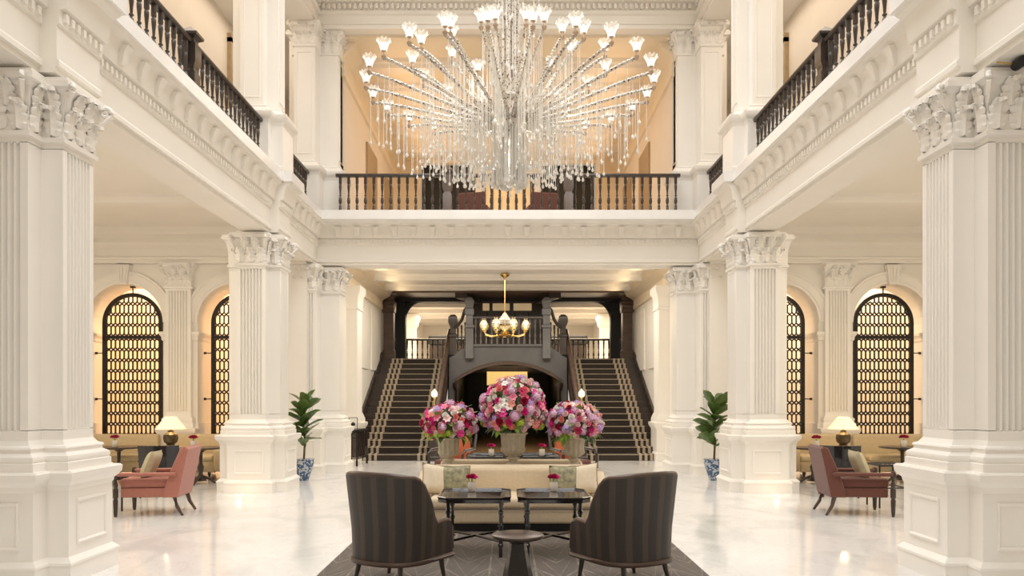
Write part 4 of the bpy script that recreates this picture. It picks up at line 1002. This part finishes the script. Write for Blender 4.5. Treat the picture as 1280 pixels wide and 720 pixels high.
def sofa(label, loc, rz):
    t = thing('sofa', label, 'sofa', loc, rz)     # front faces -Y
    MB().rbox((0, 0.0, 0.19), (2.15, 0.80, 0.18), 0.03).build('seat_base', 'sofa', t)
    MB().rbox((0, -0.02, 0.345), (2.02, 0.78, 0.14), 0.045).build('seat_cushion', 'sofa', t)
    MB().tube([(-1.0, -0.415, 0.275), (1.0, -0.415, 0.275)], 0.008, 6).build('piping', 'brown', t)
    m = MB().rbox((0, 0.36, 0.46), (2.08, 0.20, 0.56), 0.07).build('backrest', 'sofa', t)
    MB().tube([(-1.0, 0.40, 0.70), (1.0, 0.40, 0.70)], 0.055, 10).build('back_roll', 'sofa', t)
    for s in (-1, 1):
        rings = []
        for y, h, o in ((-0.36, 0.46, 0.0), (-0.2, 0.48, 0.01), (0.05, 0.53, 0.03), (0.25, 0.59, 0.05), (0.40, 0.66, 0.05), (0.46, 0.65, 0.04)):
            rings.append([(s*(1.01), y, 0.12), (s*(1.10), y, 0.12), (s*(1.12+o), y, h*0.6), (s*(1.17+o), y, h-0.08), (s*(1.16+o), y, h-0.01), (s*(1.10+o), y, h), (s*(1.06+o*0.5), y, h-0.04), (s*(1.04), y, h*0.6)])
        MB().loft(rings).build('arm', 'sofa', t, smooth=60)
    MB().box(-1.02, 1.02, -0.34, 0.40, 0.0, 0.11).build('plinth', 'black', t, smooth=0)
    return t
sofa('cream sofa facing the viewer behind the front tray tables', (0.05, 9.72, 0.016), 0)
sofa('cream sofa facing away, behind the flower urns', (0.05, 11.6, 0), pi)
def cushion_mesh(m, w=0.44, h=0.42, d=0.15):
    R = []; n = 10
    vs, fs = [], []
    for side in (-1, 1):
        for i in range(n+1):
            for j in range(n+1):
                u, v = i/n*2-1, j/n*2-1
                pin = 1-0.06*(1-u*u)*abs(v)**3; pin2 = 1-0.06*(1-v*v)*abs(u)**3
                th = side*d/2*((1-u**4)*(1-v**4))**0.6
                vs.append((u*w/2*pin2, th, v*h/2*pin))
    N = (n+1)**2
    for sd in (0, 1):
        for i in range(n):
            for j in range(n):
                a = sd*N+i*(n+1)+j; fs.append((a, a+1, a+n+2, a+n+1) if sd else (a, a+n+1, a+n+2, a+1))
    return MB().add(vs, fs).mesh('cushion', m, smooth=60)
def piping_mesh(m, w=0.44, h=0.42):
    pts = []
    for e in range(4):
        for i in range(8):
            t_ = i/8*2-1
            u, v = ((t_, -1), (1, t_), (-t_, 1), (-1, -t_))[e]
            pts.append((u*w/2*(1-0.06*(1-v*v)*abs(u)**3), 0, v*h/2*(1-0.06*(1-u*u)*abs(v)**3)))
    return MB().tube(pts+[pts[0]], 0.007, 5).mesh('piping', m)
M['pipetan'] = mat('tan_piping', (0.34, 0.25, 0.15), 0.8, vary=0.1); M['pipegreen'] = mat('sage_piping', (0.16, 0.15, 0.09), 0.8, vary=0.1)
PIPE = {'tan': piping_mesh('pipetan'), 'green': piping_mesh('pipegreen')}
CU = {k: cushion_mesh(k) for k in ('cream', 'green', 'sage')}
for px, k, l, rz, dy in ((547, 'cream', 'cream cushion at the left end of the front sofa', 0.5, -0.02), (568, 'green', 'mottled sage cushion on the left of the front sofa', 0.06, -0.05),
                 (706, 'green', 'mottled sage cushion on the right of the front sofa', -0.06, -0.05), (728, 'cream', 'cream cushion at the right end of the front sofa', -0.5, -0.02)):
    X = (px-635)*9.85/960
    o = inst(CU[k], 'cushion', None, (X, (9.80 if k == 'green' else 9.74)+dy, 0.605 if k == 'green' else 0.615), (radians(-16), 0 if k == 'green' else (0.16 if rz > 0 else -0.16), rz)); tag(o, l, 'cushion')
    inst(PIPE['green' if k == 'green' else 'tan'], 'piping', o)
    o.scale = (0.94, 1, 0.86) if k == 'green' else (0.90, 1.1, 0.92)

def small_vase(label, loc, k=1.0, dark=False, group=None):
    t = thing('flower_vase', label, 'vase', loc, 0, group); t.scale = (k, k, k)
    MB().lathe([(0.036, 0), (0.042, 0.01), (0.047, 0.05), (0.044, 0.09), (0.040, 0.105), (0.034, 0.105)], 14).build('vase', 'white', t)
    for j in range(7):
        a = j*2.4; r = 0.035*sqrt(j/6+0.05)
        inst(BLOOM[('rose', 'crimson' if dark else ('magenta' if j % 2 else 'crimson'))], 'bloom', t, (r*1.3*cos(a), r*1.3*sin(a), 0.14+0.02*(1-r*20)), (r*8*cos(a+1), r*8*sin(a), a), scale=(0.8, 0.8, 0.8))
    MB().tube([(0, 0, 0.08), (0, 0, 0.135)], 0.012, 6).build('stems', 'leafp', t)
    return t
# blooms
def rose(c):
    m = MB()
    for ring, (n, r, up, w) in enumerate(((5, 0.046, 0.15, 0.052), (5, 0.032, 0.6, 0.046), (4, 0.018, 0.95, 0.036))):
        for k in range(n):
            a = 2*pi*k/n+ring*0.6
            d = Vector((cos(a), sin(a), 0)); tn = Vector((-sin(a), cos(a), 0)); z = Vector((0, 0, 1))
            b0 = d*0.006
            p1 = d*r*0.75 + z*0.03*up; p2 = d*r + z*(0.012+0.036*up)
            m.add([b0-tn*w*0.15, b0+tn*w*0.15, p1+tn*w*0.5, p2+tn*w*0.25, p2-tn*w*0.25, p1-tn*w*0.5, p1*0.9-z*0.006], [(0, 1, 2, 6), (6, 2, 3), (6, 3, 4), (6, 4, 5), (0, 6, 5)])
    m.lathe([(0.004, -0.015), (0.02, 0.0), (0.012, 0.02), (0.002, 0.03)], 6)
    return m.mesh('bloom', 'f_'+c, smooth=40, fix=False)
def hydr(c):
    m = MB(); r = random.Random(5); n = 34
    for i in range(n):
        y = 1-1.75*(i+0.5)/n; th = i*pi*(3-sqrt(5)); q = sqrt(max(0, 1-y*y)); d = Vector((q*cos(th), q*sin(th), y))
        a = d.cross(Vector((0.3, 0.2, 1))).normalized(); b = d.cross(a); p = d*0.045; ro = r.uniform(0, 1.5)
        for k in range(4):
            f = ro+k*pi/2; e = a*cos(f)+b*sin(f); g = a*cos(f+0.8)+b*sin(f+0.8)
            m.add([p, p+e*0.012+d*0.008, p+(e+g)*0.009+d*0.012, p+g*0.012+d*0.008], [(0, 1, 2, 3)])
    m.lathe([(0.0, -0.04), (0.035, -0.02), (0.042, 0.01), (0.025, 0.035), (0.0, 0.043)], 8, cap=False)
    return m.mesh('bloom', 'f_'+c, smooth=0, fix=False)
def lily(c):
    m = MB()
    for k in range(6):
        a = 2*pi*k/6; d = Vector((cos(a), sin(a), 0)); tn = Vector((-sin(a), cos(a), 0)); z = Vector((0, 0, 1))
        m.add([d*0.005, d*0.038+tn*0.023+z*0.024, d*0.064+z*0.014, d*0.038-tn*0.023+z*0.024, d*0.036+z*0.014], [(0, 1, 4), (1, 2, 4), (2, 3, 4), (3, 0, 4)])
    m.lathe([(0.003, -0.02), (0.012, 0.0), (0.004, 0.02)], 5)
    return m.mesh('bloom', 'f_'+c, smooth=0, fix=False)
BLOOM = {}
for c in FL:
    BLOOM[('rose', c)] = rose(c); BLOOM[('hydr', c)] = hydr(c); BLOOM[('lily', c)] = lily(c)
def leafblade(m, l, w, fold=0.15):
    me = MB(); rings = []
    for i in range(6):
        u = i/5; ww = w*sin(pi*(0.08+0.92*u)**0.8)*0.5; z = -fold*l*u*u*0.6
        rings.append([(-ww, l*u, z+0.12*ww), (0, l*u, z), (ww, l*u, z+0.12*ww)])
    return me.loft(rings, closed=False, cap=False).mesh('leaf', m, smooth=60, fix=False)
LB = {'p': leafblade('leafp', 0.13, 0.075), 'd': leafblade('leafd', 0.15, 0.07)}
def bouquet(label, loc, rx, rz, n, seed, scale=1.0, zc=0.0):
    t = thing('flower_bouquet', label, 'flowers', loc); r = random.Random(seed)
    pal = ['pink']*5 + ['blush']*8 + ['ivory']*9 + ['lilac']*2 + ['mauve']*2 + ['crimson']*4 + ['magenta']*4 + ['coral']*3
    ga = pi*(3-sqrt(5))
    for i in range(n):
        y = 1-2*(i+0.5)/n*0.80; th = ga*i + r.uniform(-.2, .2); q = sqrt(max(0, 1-y*y))
        d = Vector((q*cos(th), q*sin(th), y)); k = r.uniform(0.84, 1.05)
        pos = (d.x*rx*k, d.y*rx*k, zc + d.z*rz*k)
        c = r.choice(pal); ty = 'hydr' if c in ('lilac', 'mauve') else r.choice(('rose', 'rose', 'lily', 'lily') if c in ('pink', 'blush', 'coral') else ('rose', 'rose', 'lily'))
        if y < -0.42 and r.random() < 0.45: c, ty = 'lime', 'hydr'
        sc = r.uniform(0.85, 1.2)*scale*(1.15 if ty == 'hydr' and c != 'lime' else 1.0)
        e = d.to_track_quat('Z', 'Y').to_euler()
        inst(BLOOM[(ty, c)], 'bloom', t, pos, (e.x+r.uniform(-.3, .3), e.y+r.uniform(-.3, .3), e.z), scale=(sc, sc, sc))
    for i in range(46):
        z = r.uniform(-0.75, 0.9) if i > 16 else r.uniform(-0.75, -0.5); th = r.uniform(0, 2*pi); q = sqrt(1-z*z)
        d = Vector((q*cos(th), q*sin(th), z))
        e = d.to_track_quat('Y', 'Z').to_euler()
        inst(LB['p' if i % 3 else 'd'], 'leaf', t, (d.x*rx*0.82, d.y*rx*0.82, zc+d.z*rz*0.82), (e.x+r.uniform(-.5, .5), e.y+r.uniform(-.5, .5), e.z), scale=(1.2, 1.2, 1.2))
    # leafy core that holds the stems
    core = MB(); bm = bmesh.new(); bmesh.ops.create_icosphere(bm, subdivisions=3, radius=1); 
    for v in bm.verts:
        k = r.uniform(0.72, 0.86); zz = v.co.z
        v.co = Vector((v.co.x*rx*k, v.co.y*rx*k, zc + zz*rz*k))
        if zz < -0.3: w = max(0.22, 1-(-zz-0.3)*1.25); v.co.x *= w; v.co.y *= w
    core.add([tuple(v.co) for v in bm.verts], [tuple(v.index for v in f.verts) for f in bm.faces]); bm.free()
    o = core.build('foliage', 'leafd', t, smooth=0); o['kind'] = 'stuff'
    return t
def urn(label, loc, k=1.0):
    t = thing('stone_urn', label, 'urn', loc); t.scale = (k, k, k)
    n = 48
    MB().lathe([(0.055, 0.19), (0.10, 0.20), (0.155, 0.24), (0.165, 0.27), (0.150, 0.30), (0.160, 0.40), (0.168, 0.46)], n, mod=lambda j, r, z: 1.0 if (j % 4 < 2) else 0.85).build('fluted_bowl', 'stone', t, smooth=50)
    MB().lathe([(0.165, 0.455), (0.19, 0.465), (0.195, 0.48), (0.18, 0.49), (0.15, 0.485), (0.14, 0.44)], 32).build('rim', 'stone', t)
    MB().lathe([(0.15, 0.03), (0.14, 0.05), (0.09, 0.075), (0.06, 0.10), (0.055, 0.13), (0.085, 0.145), (0.085, 0.16), (0.055, 0.175), (0.06, 0.20)], 32).build('stem', 'stone', t)
    MB().box(-0.15, 0.15, -0.15, 0.15, 0, 0.03).build('foot', 'stone', t, smooth=0)
    return t
ct = thing('console_table', 'low stone topped console between the two cream sofas', 'table', (0.05, 10.57, 0))
MB().rbox((0, 0, 0.63), (2.5, 0.56, 0.05), 0.02, 2).build('table_top', 'topstone', ct)
MB().box(-1.2, 1.2, -0.23, 0.23, 0.05, 0.605).build('cabinet_body', 'dark', ct, smooth=0)
MB().box(-1.15, 1.15, -0.2, 0.2, 0.0, 0.05).build('plinth', 'black', ct, smooth=0)
ZC = 0.655
urn('fluted stone urn holding the left flower bouquet', (-0.82, 10.6, ZC), 0.92)
urn('fluted stone urn holding the right flower bouquet', (0.91, 10.6, ZC), 0.92)
urn('tallest fluted stone urn holding the central flower bouquet', (0.07, 10.6, ZC), 1.06)
bouquet('left dome of pink, white and crimson flowers in stone urn', (-0.81, 10.6, ZC+0.45), 0.37, 0.285, 200, 11, 0.9, 0.185)
bouquet('right dome of pink, lilac and crimson flowers in stone urn', (0.92, 10.6, ZC+0.45), 0.36, 0.285, 200, 12, 0.9, 0.185)
bouquet('tallest globe of pink, lilac and white flowers in the central urn', (0.075, 10.6, ZC+0.51), 0.44, 0.43, 280, 13, 1.04, 0.33)

ZT = 0.016+0.606
small_vase('small white vase of crimson blooms on the nearest left tray table', (-0.395, 8.42, ZT), 1.0)
small_vase('small white vase of crimson blooms on the nearest right tray table', (0.50, 8.42, ZT), 1.0)
small_vase('small white vase of crimson blooms on the left tray table beyond the urns', (-0.30, 13.8, 0.606), 1.15)
small_vase('small white vase of crimson blooms on the right tray table beyond the urns', (0.61, 13.8, 0.606), 1.15)

def orange_chair(label, loc, rz):
    t = thing('armchair', label, 'armchair', loc, rz)     # faces +Y locally
    MB().rbox((0, 0.02, 0.40), (0.52, 0.56, 0.16), 0.05).build('seat_cushion', 'rust', t)
    MB().rbox((0, -0.28, 0.66), (0.42, 0.12, 0.58), 0.05, m=None).build('backrest', 'orange', t)
    for s in (-1, 1):
        MB().tube([(s*0.36, 0.3, 0.0), (s*0.36, 0.3, 0.6), (s*0.36, 0.22, 0.66), (s*0.35, -0.2, 0.68), (s*0.33, -0.32, 0.95)], 0.028, 8).build('arm', 'dark', t)
        MB().tube([(s*0.33, -0.3, 0.4), (s*0.34, -0.36, 0.0)], 0.024, 8).build('leg', 'dark', t)
    MB().box(-0.34, 0.34, -0.28, 0.3, 0.27, 0.32).build('seat_rail', 'dark', t, smooth=0)
    return t
orange_chair('orange upholstered armchair behind the left urn, beyond the sofas', (-1.04, 14.6, 0), radians(180-25))
orange_chair('orange upholstered armchair behind the right urn, beyond the sofas', (1.22, 14.6, 0), radians(180+25))
for s, l in ((-1, 'left'), (1, 'right')):
    t = thing('armchair', 'brown armchair behind the balcony railing, %s of centre' % l, 'armchair', (s*0.80, 18.6, 5.61), s*0.2)
    MB().rbox((0, 0, 0.36), (0.66, 0.64, 0.2), 0.06).build('seat_cushion', 'rust', t)
    MB().rbox((0, -0.3, 0.62), (0.68, 0.14, 0.62), 0.06).build('backrest', 'rust', t)
    for q in (-1, 1):
        MB().rbox((q*0.33, 0.0, 0.45), (0.1, 0.6, 0.36), 0.04).build('arm', 'rust', t)
        for yy in (-0.28, 0.26): MB().tube([(q*0.28, yy, 0.27), (q*0.3, yy*1.05, 0)], [0.025, 0.016], 6).build('leg', 'dark', t)

# lounge chairs in the aisles
def lounge_chair(label, fab, loc, rz):
    t = thing('lounge_armchair', label, 'armchair', loc, rz)     # faces +Y
    MB().rbox((0, 0.05, 0.325), (0.62, 0.72, 0.13), 0.02).build('seat_base', fab, t)
    MB().rbox((0, 0.10, 0.455), (0.60, 0.66, 0.13), 0.04).build('seat_cushion', fab, t)
    rings = []
    for x in (-0.34, -0.325, 0.325, 0.34):
        e = 0.015 if abs(x) > 0.33 else 0
        rings.append([(x, y, z) for y, z in ((-0.16-e*0, 0.26+e), (-0.36+e, 0.26+e), (-0.47+e, 0.80), (-0.50+e, 0.93-e), (-0.46, 0.965-e), (-0.40-e, 0.95-e), (-0.30-e, 0.72), (-0.20-e, 0.45))])
    MB().loft(rings).build('backrest', fab, t, smooth=40)
    for s in (-1, 1):
        MB().rbox((s*0.345, 0.05, 0.585), (0.09, 0.80, 0.05), 0.022).build('armrest', fab, t)
        MB().lathe([(0.018, 0), (0.026, 0.05), (0.034, 0.22), (0.024, 0.25), (0.036, 0.27), (0.036, 0.38), (0.022, 0.40), (0.036, 0.44), (0.022, 0.48), (0.018, 0.52), (0.036, 0.54), (0.040, 0.58), (0.030, 0.62), (0.012, 0.63)], 12, (s*0.345, 0.46, 0)).build('front_post', 'dark', t)
        MB().tube([(s*0.28, -0.30, 0.27), (s*0.29, -0.34, 0.13), (s*0.30, -0.42, 0.0)], [0.034, 0.026, 0.018], 8).build('leg', 'brown', t)
    return t
lounge_chair('salmon pink armchair with turned front posts in the left lounge', 'salmon', (-5.0, 11.0, 0), radians(96))
lounge_chair('rust brown armchair with turned front posts in the right lounge', 'rust', (4.9, 11.0, 0), radians(-96))
o = inst(CU['sage'], 'cushion', None, (-5.10, 10.98, 0.70), (radians(-22), 0, radians(96+180))); tag(o, 'pale sage cushion propped in the salmon armchair', 'cushion')
o = inst(CU['sage'], 'cushion', None, (5.02, 10.98, 0.70), (radians(-22), 0, radians(-96+180))); tag(o, 'pale sage cushion propped in the rust armchair', 'cushion')

def black_chair(label, loc, rz):
    t = thing('side_chair', label, 'chair', loc, rz)
    vs = []
    rings = []
    for j, z in enumerate((0.46, 0.62, 0.78, 0.86)):
        rings.append([(0.30*u*(1+0.12*(z-0.46)), -0.30+0.10*u*u-0.1*(z-0.46), z) for u in [k/6-1 for k in range(13)]])
    m = MB().loft(rings, closed=False, cap=False).loft([[(x, y+0.035, z) for x, y, z in r] for r in rings], closed=False, cap=False)
    m.loft([rings[-1], [(x, y+0.035, z) for x, y, z in rings[-1]]], closed=False, cap=False)
    m.build('backrest', 'lacquer', t)
    MB().rbox((0, 0.0, 0.43), (0.56, 0.54, 0.09), 0.03).build('seat', 'lacquer', t)
    for s in (-1, 1):
        MB().tube([(s*0.30, -0.20, 0.60), (s*0.33, 0.0, 0.62), (s*0.31, 0.2, 0.60), (s*0.29, 0.22, 0.42)], 0.02, 8).build('arm', 'lacquer', t)
        for yy in (-0.22, 0.23): MB().tube([(s*0.24, yy, 0.40), (s*0.27, yy*1.15, 0)], [0.024, 0.015], 8).build('leg', 'lacquer', t)
    return t
black_chair('black curved-back chair behind the salmon armchair', (-5.83, 12.9, 0), radians(15))
black_chair('black curved-back chair behind the rust armchair', (5.55, 12.9, 0), radians(-15))

def banquette(label, loc, w, arms=()):
    t = thing('banquette', label, 'banquette', loc)      # faces -Y
    MB().rbox((0, 0, 0.27), (w, 0.75, 0.22), 0.03).build('seat_base', 'banq', t)
    MB().rbox((0, -0.03, 0.43), (w-0.02, 0.72, 0.12), 0.045).build('seat_cushion', 'banq', t)
    MB().rbox((0, 0.36, 0.58), (w, 0.16, 0.62), 0.05).build('backrest', 'banq', t)
    for s in arms: MB().rbox((s*(w/2+0.10), -0.02, 0.40), (0.20, 0.82, 0.46), 0.05).build('arm', 'banq', t)
    n = 4
    for k in range(n):
        x = -w/2+0.12+(w-0.24)*k/(n-1)
        MB().lathe([(0.025, 0), (0.03, 0.04), (0.018, 0.06), (0.035, 0.12), (0.03, 0.17)], 10, (x, -0.28, 0)).build('leg', 'dark', t)
    return t
banquette('ochre cream banquette under the outer left lattice screen', (-8.30, 15.70, 0), 2.0)
banquette('ochre cream banquette with rolled arm, partly behind the second left column', (-6.45, 15.70, 0), 1.15, (1,))
banquette('ochre cream banquette under the outer right lattice screen', (8.20, 15.70, 0), 2.0)
banquette('ochre cream banquette with rolled arm, partly behind the second right column', (6.40, 15.70, 0), 1.15, (-1,))

def round_table(label, loc, r=0.42):
    t = thing('round_table', label, 'table', loc)
    MB().lathe([(r*0.9, 0.665), (r, 0.675), (r, 0.69), (r*0.97, 0.70)], 32).build('table_top', 'dark', t)
    MB().lathe([(0.12, 0.06), (0.05, 0.12), (0.035, 0.2), (0.06, 0.32), (0.03, 0.4), (0.035, 0.6), (0.14, 0.67)], 14).build('pedestal', 'dark', t)
    for k in range(3):
        a = 2*pi*k/3+0.4; MB().tube([(0.04*cos(a), 0.04*sin(a), 0.14), (0.16*cos(a), 0.16*sin(a), 0.09), (0.27*cos(a), 0.27*sin(a), 0.0)], [0.03, 0.025, 0.018], 8).build('foot', 'dark', t)
    return t
round_table('dark round table at the outer left banquette', (-7.55, 14.9, 0), 0.45)
round_table('dark round table beside the left lamp', (-5.88, 14.7, 0), 0.41)
round_table('dark round table at the outer right banquette', (7.65, 14.9, 0), 0.42)
round_table('dark round table beside the right lamp', (5.84, 14.7, 0), 0.41)
small_vase('small vase of dark red roses on the outer left round table', (-7.55, 14.75, 0.70), 1.25, True)
small_vase('small vase of dark red roses beside the left lamp', (-5.98, 14.6, 0.70), 1.25, True)
small_vase('small vase of dark red roses beside the right lamp', (5.86, 14.6, 0.70), 1.25, True)
small_vase('small vase of dark red roses on the outer right round table', (7.60, 14.75, 0.70), 1.25, True)
for s, l, X in ((-1, 'left', -6.58), (1, 'right', 6.54)):
    t = thing('lamp_table', 'tan wooden table under the %s lamp' % l, 'table', (X, 14.98, 0))
    MB().rbox((0, 0, 0.68), (0.52, 0.42, 0.04), 0.012, 2).build('table_top', 'tan', t)
    for sx in (-1, 1):
        for sy in (-1, 1): MB().box(sx*0.21-0.022, sx*0.21+0.022, sy*0.16-0.022, sy*0.16+0.022, 0, 0.66).build('leg', 'dark', t, smooth=0)
    t = thing('table_lamp', 'glowing lamp with wide cream shade on the %s tan table' % l, 'lamp', (X, 14.98, 0.70))
    MB().lathe([(0.09, 0), (0.09, 0.02), (0.07, 0.04), (0.12, 0.08), (0.14, 0.16), (0.13, 0.23), (0.07, 0.27), (0.05, 0.29), (0.06, 0.31), (0.02, 0.32), (0.02, 0.36)], 20).build('base', 'lampbase', t)
    MB().lathe([(0.28, 0.34), (0.19, 0.46), (0.11, 0.57)], 24, cap=False).build('shade', 'shade', t)
    MB().lathe([(0.012, 0.34), (0.012, 0.42), (0.035, 0.45), (0.03, 0.5), (0.01, 0.52)], 10).build('bulb', 'bulb', t)
    point('table_lamp_bulb', (X, 14.98, 1.32), 9, (1.0, 0.66, 0.30), 0.08)

# side table next to rust chair
t = thing('side_table', 'black metal side table with tray beside the rust armchair', 'table', (5.74, 11.65, 0))
MB().box(-0.2, 0.2, -0.2, 0.2, 0.62, 0.64).build('table_top', 'glassy', t, smooth=0)
for a, b in ((0, 1), (1, 2), (2, 3), (3, 0)):
    q = [(-0.2, -0.2), (0.2, -0.2), (0.2, 0.2), (-0.2, 0.2)]
    MB().tube([(*q[a], 0.64), (*q[b], 0.64)], 0.015, 6).build('top_rail', 'iron', t)
    MB().tube([(*q[a], 0.3), (*q[b], 0.3)], 0.01, 6).build('stretcher', 'iron', t)
    MB().tube([(*q[a], 0.0), (*q[a], 0.64)], 0.013, 6).build('leg', 'iron', t)
t = thing('side_table', 'black metal side table half hidden behind the nearest left column', 'table', (-5.80, 11.35, 0))
MB().box(-0.2, 0.2, -0.2, 0.2, 0.5, 0.52).build('table_top', 'glassy', t, smooth=0)
for q in ((-0.19, -0.19), (0.19, -0.19), (0.19, 0.19), (-0.19, 0.19)): MB().tube([(*q, 0), (*q, 0.5)], 0.013, 6).build('leg', 'iron', t)

# fig plants
def fig_leaf(l, w):
    me = MB(); rings = []
    for i in range(9):
        u = i/8; ww = w*0.5*(0.35+0.65*u**0.7)*sin(pi*min(1, 0.06+0.94*u))**0.55*(1+0.06*sin(18*u)); z = -0.22*l*u*u
        rings.append([(-ww, l*u, z+0.25*ww), (-ww*0.5, l*u, z+0.06*ww), (0, l*u, z-0.004), (ww*0.5, l*u, z+0.06*ww), (ww, l*u, z+0.25*ww)])
    return me.loft(rings, closed=False, cap=False).mesh('leaf', 'leafg', smooth=60, fix=False)
FG = fig_leaf(0.42, 0.31)
def fig(label, loc, seed):
    t = thing('potted_fig', label, 'plant', loc); r = random.Random(seed)
    MB().lathe([(0.09, 0), (0.10, 0.02), (0.12, 0.08), (0.17, 0.22), (0.20, 0.34), (0.19, 0.40), (0.205, 0.41), (0.205, 0.43), (0.18, 0.43)], 24).build('pot', 'pot', t)
    MB().lathe([(0.175, 0.40), (0.17, 0.42), (0.02, 0.43)], 16).build('soil', 'soil', t)
    MB().tube([(0, 0, 0.40), (0.02, 0.01, 0.8), (-0.02, 0, 1.2), (0.01, 0, 1.5)], [0.022, 0.02, 0.016, 0.01], 8).build('stem', 'trunk', t)
    for i in range(30):
        z = 0.66 + 0.84*i/29; a = i*2.4 + seed
        s_ = r.uniform(0.8, 1.12)
        inst(FG, 'leaf', t, (0.02*cos(a), 0.02*sin(a), z), (r.uniform(0.35, 0.95) if i < 22 else r.uniform(0.7, 1.25), r.uniform(-0.7, 0.7), a), scale=(s_, s_, s_))
    return t
fig('leafy fig plant in a blue and white pot behind the second left column', (-4.08, 15.35, 0), 1)
fig('leafy fig plant in a blue and white pot behind the second right column', (4.12, 15.35, 0), 4)

# pierced dark cabinet near left stairs
t = thing('lattice_cabinet', 'dark pierced metal stand by the foot of the left stairs', 'cabinet', (-3.72, 18.9, 0), radians(-6))
MB().box(-0.16, 0.16, -0.45, 0.45, 0.82, 0.88).build('cabinet_top', 'iron', t, smooth=0)
for x in (-0.13, 0.13):
    for y in (-0.42, 0.42): MB().lathe([(0.03, 0), (0.02, 0.1), (0.025, 0.82)], 8, (x, y, 0)).build('leg', 'iron', t)
lm = MB()
for x in (-0.13, 0.13):
    for k in range(7): lm.bar((x, -0.42+k*0.14, 0.16), (x, -0.42+k*0.14, 0.82), 0.018, 0.02, (1, 0, 0))
    for z in (0.18, 0.5, 0.68): lm.bar((x, -0.42, z), (x, 0.42, z), 0.02, 0.02, (1, 0, 0))
for k in range(3): lm.bar((-0.13+k*0.13, -0.42, 0.16), (-0.13+k*0.13, -0.42, 0.82), 0.018, 0.02)
for z in (0.18, 0.68): lm.bar((-0.13, -0.42, z), (0.13, -0.42, z), 0.02, 0.02)
o = lm.build('pierced_panels', 'iron', t, smooth=0); o['kind'] = 'stuff'
MB().box(-0.10, 0.10, -0.4, 0.4, 0.2, 0.8).build('inner_box', 'brown', t, smooth=0)
t2 = thing('wire_frame', 'small black wire stand on the dark pierced cabinet', 'stand', (-3.78, 18.75, 0.88))
for x in (-0.1, 0.1): MB().tube([(x, 0, 0), (x, 0, 0.28)], 0.008, 6).build('upright', 'iron', t2)
MB().tube([(-0.1, 0, 0.28), (0.1, 0, 0.28)], 0.008, 6).build('crossbar', 'iron', t2)
MB().lathe([(0.0, 0.06), (0.05, 0.09), (0.05, 0.14), (0, 0.18)], 10).build('bell', 'iron', t2)

# spotlight on right capital
t = thing('spotlight', 'small dark spotlight on top of the nearest right column capital', 'spotlight', (4.36, 6.55, 4.50))
MB().lathe([(0.03, -0.06), (0.045, -0.05), (0.045, 0.06), (0.02, 0.07)], 12).xform(Matrix.Rotation(pi/2, 4, 'X')).build('housing', 'black', t)
MB().tube([(-0.18, 0.02, 0.02), (0, 0.02, 0.0)], 0.008, 6).build('bracket', 'brass', t)
for X, l in ((-4.6, 'left'), (4.5, 'right')):
    o = MB().lathe([(0.035, 0), (0.035, 0.006), (0.02, 0.008)], 14).build('floor_spotlight', 'bulb', None, ((-1 if X < 0 else 1)*4.52, 12.95, 0)); point('floor_uplight', ((-1 if X < 0 else 1)*4.52, 12.9, 0.10), 0.7, (1.0, 0.72, 0.42), 0.04); tag(o, 'tiny floor light before the second %s column' % l, 'light')
